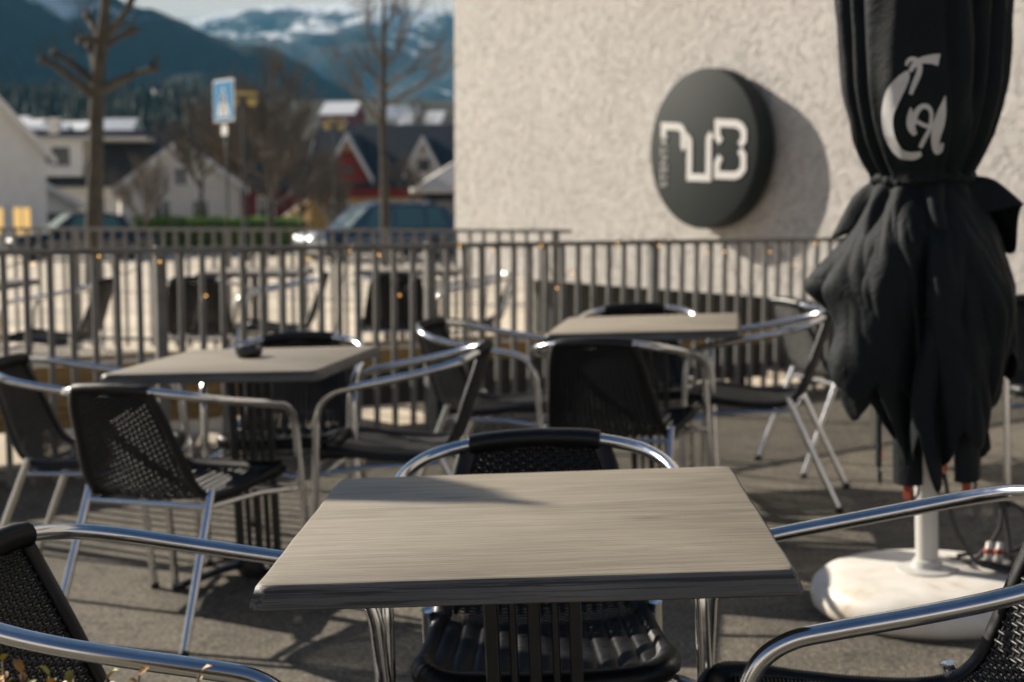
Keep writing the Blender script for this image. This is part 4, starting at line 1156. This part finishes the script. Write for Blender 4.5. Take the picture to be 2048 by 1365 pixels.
# ------------------------------------------------------------------ cars
def car(name, label, px, D, yaw, L, W, H, bodym, sidem, suv):
    x = (px - 1024) / F * D
    t = thing(name, label, 'car', mat=Matrix.Translation((x, D, gz(x, D))) @ Matrix.Rotation(yaw, 4, 'Z'))
    hl = L / 2; belt = H * 0.58
    # hull cross sections along x (front is +x): (x, half width, z low, z belt)
    secs = [(hl, 0.62, 0.38, belt * 0.62), (hl - 0.10, 0.80, 0.28, belt * 0.78), (hl - 0.45, 0.92, 0.22, belt * 0.90), (hl - 1.15, 0.97, 0.22, belt * 0.985), (0.3, 1.0, 0.22, belt * 1.02), (-hl + 0.9, 1.0, 0.22, belt * 1.05), (-hl + 0.25, 0.95, 0.26, belt * 1.06), (-hl, 0.85, 0.36, belt * 0.95)]
    bm = bmesh.new(); rings = []
    for sx, hw, zl, zb in secs:
        w_ = hw * W / 2; r = []
        for a_, b_ in ((-1, 0.12), (-1.0, 0.5), (-0.985, 0.82), (-0.9, 0.97), (-0.6, 1.0), (0, 1.01), (0.6, 1.0), (0.9, 0.97), (0.985, 0.82), (1, 0.5), (1, 0.12), (0.9, 0.0), (-0.9, 0.0)):
            r.append(bm.verts.new((sx, a_ * w_, zl + (zb - zl) * b_)))
        rings.append(r)
    n = len(rings[0])
    for a_, b_ in zip(rings, rings[1:]):
        for k in range(n): bm.faces.new((a_[k], b_[k], b_[(k + 1) % n], a_[(k + 1) % n]))
    bm.faces.new(rings[0]); bm.faces.new(rings[-1][::-1]); bmesh.ops.recalc_face_normals(bm, faces=bm.faces[:])
    for f in bm.faces:
        c = f.calc_center_median(); f.material_index = 0 if (c.x > hl - 0.7 or abs(f.normal.z) > 0.7) else 1
    body = finish('body', bm, [bodym, sidem], t, autos=45)
    # cabin
    rear = -hl + (0.12 if suv else 0.75)
    bx = [(hl - 1.2, belt * 0.975), (hl - 1.95, H * 0.965), (hl - 2.25, H), (rear + 0.75, H * 0.985), (rear + 0.28, H * 0.93), (rear, belt * 1.04)]
    bm = bmesh.new(); rg = []
    for k, (sx, z) in enumerate(bx):
        fr = (z - belt) / (H - belt); w_ = W / 2 * (0.93 - 0.15 * max(0, fr))
        rg.append([bm.verts.new((sx, s * w_, z)) for s in (-1, -0.8, 0, 0.8, 1)])
    for a_, b_ in zip(rg, rg[1:]):
        for k in range(4): bm.faces.new((a_[k], a_[k + 1], b_[k + 1], b_[k]))
    for k in (0, 4):
        s = -1 if k == 0 else 1
        low = [bm.verts.new((sx, s * W / 2 * 0.93, belt * 0.97)) for sx, _ in bx[1:-1]]
        top_ = [r[k] for r in rg]
        bm.faces.new(([top_[0]] + [top_[i] for i in range(1, len(top_))] + low[::-1]) if s > 0 else ([top_[0]] + low + [top_[i] for i in range(len(top_) - 1, 0, -1)]))
    for f in bm.faces: f.material_index = 0
    cab = finish('cabin', bm, [sidem], t, autos=30)
    # glass panes set just proud of the cabin
    bm = bmesh.new()
    def pane(pts): bm.faces.new([bm.verts.new(p) for p in pts])
    w0, w1 = W / 2 * 0.86, W / 2 * 0.74
    o = V((0.012, 0, 0.012))
    pane([V((hl - 1.26, -w0, belt * 0.985 + 0.03)) + o, V((hl - 1.26, w0, belt * 0.985 + 0.03)) + o, V((hl - 1.9, w1, H * 0.945)) + o, V((hl - 1.9, -w1, H * 0.945)) + o])
    finish('windscreen', bm, M['skyscreen'], t, False)
    for s in (-1, 1):
        xs_ = [hl - 1.75, hl - 2.62, hl - 2.70, rear + 1.05, rear + 0.98, rear + 0.35]
        for i in range(0, 6, 2):
            x1, x0 = xs_[i], xs_[i + 1]
            bm = bmesh.new()
            yb = s * (W / 2 * 0.925 + 0.012); yt = s * (W / 2 * 0.80 + 0.012)
            cut = 0.32 if i == 0 else 0.04
            P = [V((x1, yb, belt * 1.02)), V((x0, yb, belt * 1.02)), V((x0 + (0.2 if i == 4 else 0.02), yt, H * 0.93)), V((x1 - cut, yt, H * 0.93))]
            bm.faces.new([bm.verts.new(p) for p in P]); finish('side_window', bm, M['carglass'], t, False)
        bm = bmesh.new(); bmesh.ops.create_uvsphere(bm, u_segments=14, v_segments=8, radius=1, matrix=Matrix.Translation((hl - 0.17, s * W * 0.345, belt * 0.70)) @ Matrix.Diagonal((0.12, 0.2, 0.085, 1)))
        finish('headlight', bm, M['lamp'], t)
        bm = bmesh.new(); bmesh.ops.create_uvsphere(bm, u_segments=12, v_segments=6, radius=1, matrix=Matrix.Translation((hl - 1.45, s * (W / 2 + 0.08), belt * 1.06)) @ Matrix.Diagonal((0.07, 0.11, 0.08, 1)))
        finish('wing_mirror', bm, sidem, t)
        for wx in (hl - 0.85, -hl + 0.85):
            bm = bmesh.new(); R0 = 0.33 if not suv else 0.36
            yc = s * (W / 2 - 0.1)
            prof = [(R0 * 0.62, -0.1), (R0 * 0.95, -0.1), (R0, -0.06), (R0, 0.06), (R0 * 0.95, 0.1), (R0 * 0.62, 0.1)]
            rr = [[bm.verts.new((wx + r * math.cos(2 * PI * k / 20), yc + y + s * 0.015, R0 + r * math.sin(2 * PI * k / 20))) for k in range(20)] for r, y in prof]
            for a_, b_ in zip(rr, rr[1:]):
                for k in range(20): bm.faces.new((a_[k], a_[(k + 1) % 20], b_[(k + 1) % 20], b_[k]))
            bm.faces.new(rr[0]); bm.faces.new(rr[-1])
            bmesh.ops.recalc_face_normals(bm, faces=bm.faces[:])
            wh = finish('wheel', bm, M['rubber'], t, autos=40)
            bm = bmesh.new()
            for k in range(5):
                an = 2 * PI * k / 5
                c = V((wx, yc + s * 0.118, R0)); tube(bm, [c, c + V((math.cos(an) * R0 * 0.6, 0, math.sin(an) * R0 * 0.6))], 0.035, 6)
            finish('rim', bm, M['lamp'], wh)
    bm = bmesh.new(); box(bm, hl + 0.002, hl + 0.03, -0.45, 0.45, belt * 0.46, belt * 0.62); finish('grille', bm, M['rubber'], t, False)
    if suv:
        for s in (-1, 1):
            bm = bmesh.new(); tube(bm, [V((hl - 2.3, s * W * 0.36, H + 0.01)), V((hl - 2.4, s * W * 0.36, H + 0.06)), V((rear + 0.8, s * W * 0.36, H + 0.05)), V((rear + 0.7, s * W * 0.36, H))], 0.025, 6); finish('roof_rail', bm, M['alu'], t)
    return t
car('parked_car', 'blue sport utility car with sky sheen painted on hood and front, roof rails, beside the pub corner', 752, 43, R_(180 + 28), 4.8, 1.9, 1.72, M['skysheen'], M['carblue'], True)
car('parked_car', 'dark low car parked in front of the white houses', 160, 44, R_(180 + 28), 4.5, 1.8, 1.45, M['carblack'], M['carblack'], False)

# ------------------------------------------------------------------ crossing sign and lamp posts
D = 25; c = at(455, 205, D); g = gz(c.x, D)
t = thing('crossing_sign', 'blue and white pedestrian crossing sign on a thin post', 'road sign', mat=Matrix.Translation((c.x, D, g)) @ Matrix.Rotation(R_(-50), 4, 'Z'))
cz = c.z - g; hs = 0.36
bm = bmesh.new(); tube(bm, [V((0, 0.03, 0)), V((0, 0.03, cz + 0.4))], 0.02, 10); finish('post', bm, M['darkgreen'], t)
bm = bmesh.new(); box(bm, -hs, hs, -0.012, 0.0, cz - hs, cz + hs); bevel_all(bm, 0.004, 1); finish('panel', bm, M['signwhite'], t, False)
bm = bmesh.new(); box(bm, -hs + .03, hs - .03, -0.016, -0.0135, cz - hs + .03, cz + hs - .03); finish('blue_field', bm, M['signblue'], t, False)
bm = bmesh.new(); prism(bm, [(-0.22, cz - 0.27), (0.22, cz - 0.27), (0.0, cz + 0.25)], -0.02, -0.0165); finish('white_triangle', bm, M['signwhite'], t, False)
bm = bmesh.new()   # walking figure
hd = [(0.035 * math.cos(2 * PI * k / 12) + 0.0, cz + 0.125 + 0.035 * math.sin(2 * PI * k / 12)) for k in range(12)]
prism(bm, hd, -0.024, -0.0205)
for P in ([(-0.035, 0.08), (0.035, 0.08), (0.03, -0.06), (-0.03, -0.06)], [(-0.03, -0.058), (0.01, -0.058), (-0.05, -0.25), (-0.09, -0.25)], [(0.0, -0.06), (0.03, -0.06), (0.10, -0.25), (0.06, -0.25)], [(-0.03, 0.06), (-0.04, 0.02), (-0.10, -0.04), (-0.11, -0.02)], [(0.03, 0.06), (0.035, 0.02), (0.10, -0.05), (0.11, -0.03)]):
    prism(bm, [(x, cz + z) for x, z in P], -0.0235, -0.021)
finish('walking_symbol', bm, M['rubber'], t, False)
bm = bmesh.new(); box(bm, -0.1, 0.1, -0.012, 0.0, cz - hs - 0.24, cz - hs - 0.06); finish('plate', bm, M['signwhite'], t, False)
for px, D, lab, ytop in ((492, 42, 'dark lamp post with two ochre lantern arms beside the crossing sign', 186), (672, 56, 'dark lamp post with ochre lantern arms left of the ochre gable', 240)):
    x = (px - 1024) / F * D; g = gz(x, D); H = CAM_H + (409 - ytop) / F * D - g
    t = thing('lamp_post', lab, 'lamp post', 'lamp posts along the car park'); t.location = (x, D, g)
    bm = bmesh.new(); lathe(bm, [(0.11, 0), (0.11, 0.4), (0.06, 0.5), (0.045, H * 0.6), (0.04, H), (0.02, H + 0.06)], 12); finish('post', bm, M['darkgreen'], t)
    bm = bmesh.new(); box(bm, -0.42, 0.42, -0.05, 0.05, H - 0.12, H - 0.02); finish('crossarm', bm, M['lantern'], t, False)
    for s in (-1, 1):
        bm = bmesh.new(); lathe(bm, [(0.05, 0), (0.13, 0.05), (0.16, 0.2), (0.05, 0.27), (0.02, 0.29)], 10)
        o = finish('lantern', bm, M['lantern'], t, False, (s * 0.27, 0, H - 0.44))

# ------------------------------------------------------------------ haze
bm = bmesh.new(); box(bm, -3600, 3600, -40, 4600, -12, 520)
m = bpy.data.materials.new('air'); m.use_nodes = True; nt = m.node_tree
nt.nodes.clear(); out = nt.nodes.new('ShaderNodeOutputMaterial'); pv = nt.nodes.new('ShaderNodeVolumePrincipled')
pv.inputs['Color'].default_value = (0.17, 0.48, 0.74, 1); pv.inputs['Density'].default_value = 0.00016; pv.inputs['Anisotropy'].default_value = 0.0
nt.links.new(pv.outputs['Volume'], out.inputs['Volume'])
HAZE = finish('haze', bm, m, None, False); HAZE['kind'] = 'stuff'

# ------------------------------------------------------------------ light
w = bpy.data.worlds.new('World'); SC.world = w; w.use_nodes = True
nt = w.node_tree; bg = nt.nodes['Background']
sky = nt.nodes.new('ShaderNodeTexSky'); sky.sky_type = 'NISHITA'; sky.sun_disc = False
sky.sun_elevation = SUN_EL; sky.sun_rotation = math.atan2(-LDIR.x, -LDIR.y)
sky.air_density = 0.65; sky.dust_density = 0.8; sky.ozone_density = 3.0
tc = nt.nodes.new('ShaderNodeTexCoord'); sx = nt.nodes.new('ShaderNodeSeparateXYZ'); nt.links.new(tc.outputs['Generated'], sx.inputs[0])
band = ramp(nt, sx.outputs[2], [(0.0, (1, 1, 1)), (0.15, (0.98, 0.98, 0.98)), (0.22, (0.6, 0.6, 0.6)), (0.32, (0, 0, 0))])
nz = noise_tex(nt, coords(nt, (3, 3, 14), 'Generated'), 1.0, 5)
band = mixc(nt, 0.1, band, ramp(nt, nz, [(0.35, (0.35, 0.35, 0.35)), (0.6, (1, 1, 1))]), 'MULTIPLY')
skc = mixc(nt, band, sky.outputs['Color'], (10.0, 8.5, 6.8))
nt.links.new(skc, bg.inputs['Color']); bg.inputs['Strength'].default_value = 0.05
sl = bpy.data.lights.new('sun', 'SUN'); sl.energy = 5.0; sl.angle = math.radians(0.5); sl.color = (1.0, 0.905, 0.77)
so = bpy.data.objects.new('sun', sl); COL.objects.link(so)
ld = V((LDIR.x * math.cos(SUN_EL), LDIR.y * math.cos(SUN_EL), -math.sin(SUN_EL)))
so.rotation_euler = ld.to_track_quat('-Z', 'Y').to_euler(); so.location = (-20, 20, 30)

# ------------------------------------------------------------------ camera
cd = bpy.data.cameras.new('camera'); cd.lens = 50; cd.sensor_width = 36; cd.clip_end = 20000; cd.clip_start = 0.05
cd.dof.use_dof = True; cd.dof.focus_distance = 1.93; cd.dof.aperture_fstop = 4.6
co = bpy.data.objects.new('camera', cd); COL.objects.link(co)
co.location = (0, 0, CAM_H); co.rotation_euler = (math.radians(90 - 5.4923), 0, 0)
SC.camera = co
SC.view_settings.view_transform = 'Standard'; SC.view_settings.look = 'None'; SC.view_settings.gamma = 1
SC.view_settings.exposure = 0.85
SC.cycles.use_denoising = True
SC.cycles.max_bounces = 8; SC.cycles.diffuse_bounces = 2; SC.cycles.volume_bounces = 1
SC.render.resolution_x = 1024; SC.render.resolution_y = 682
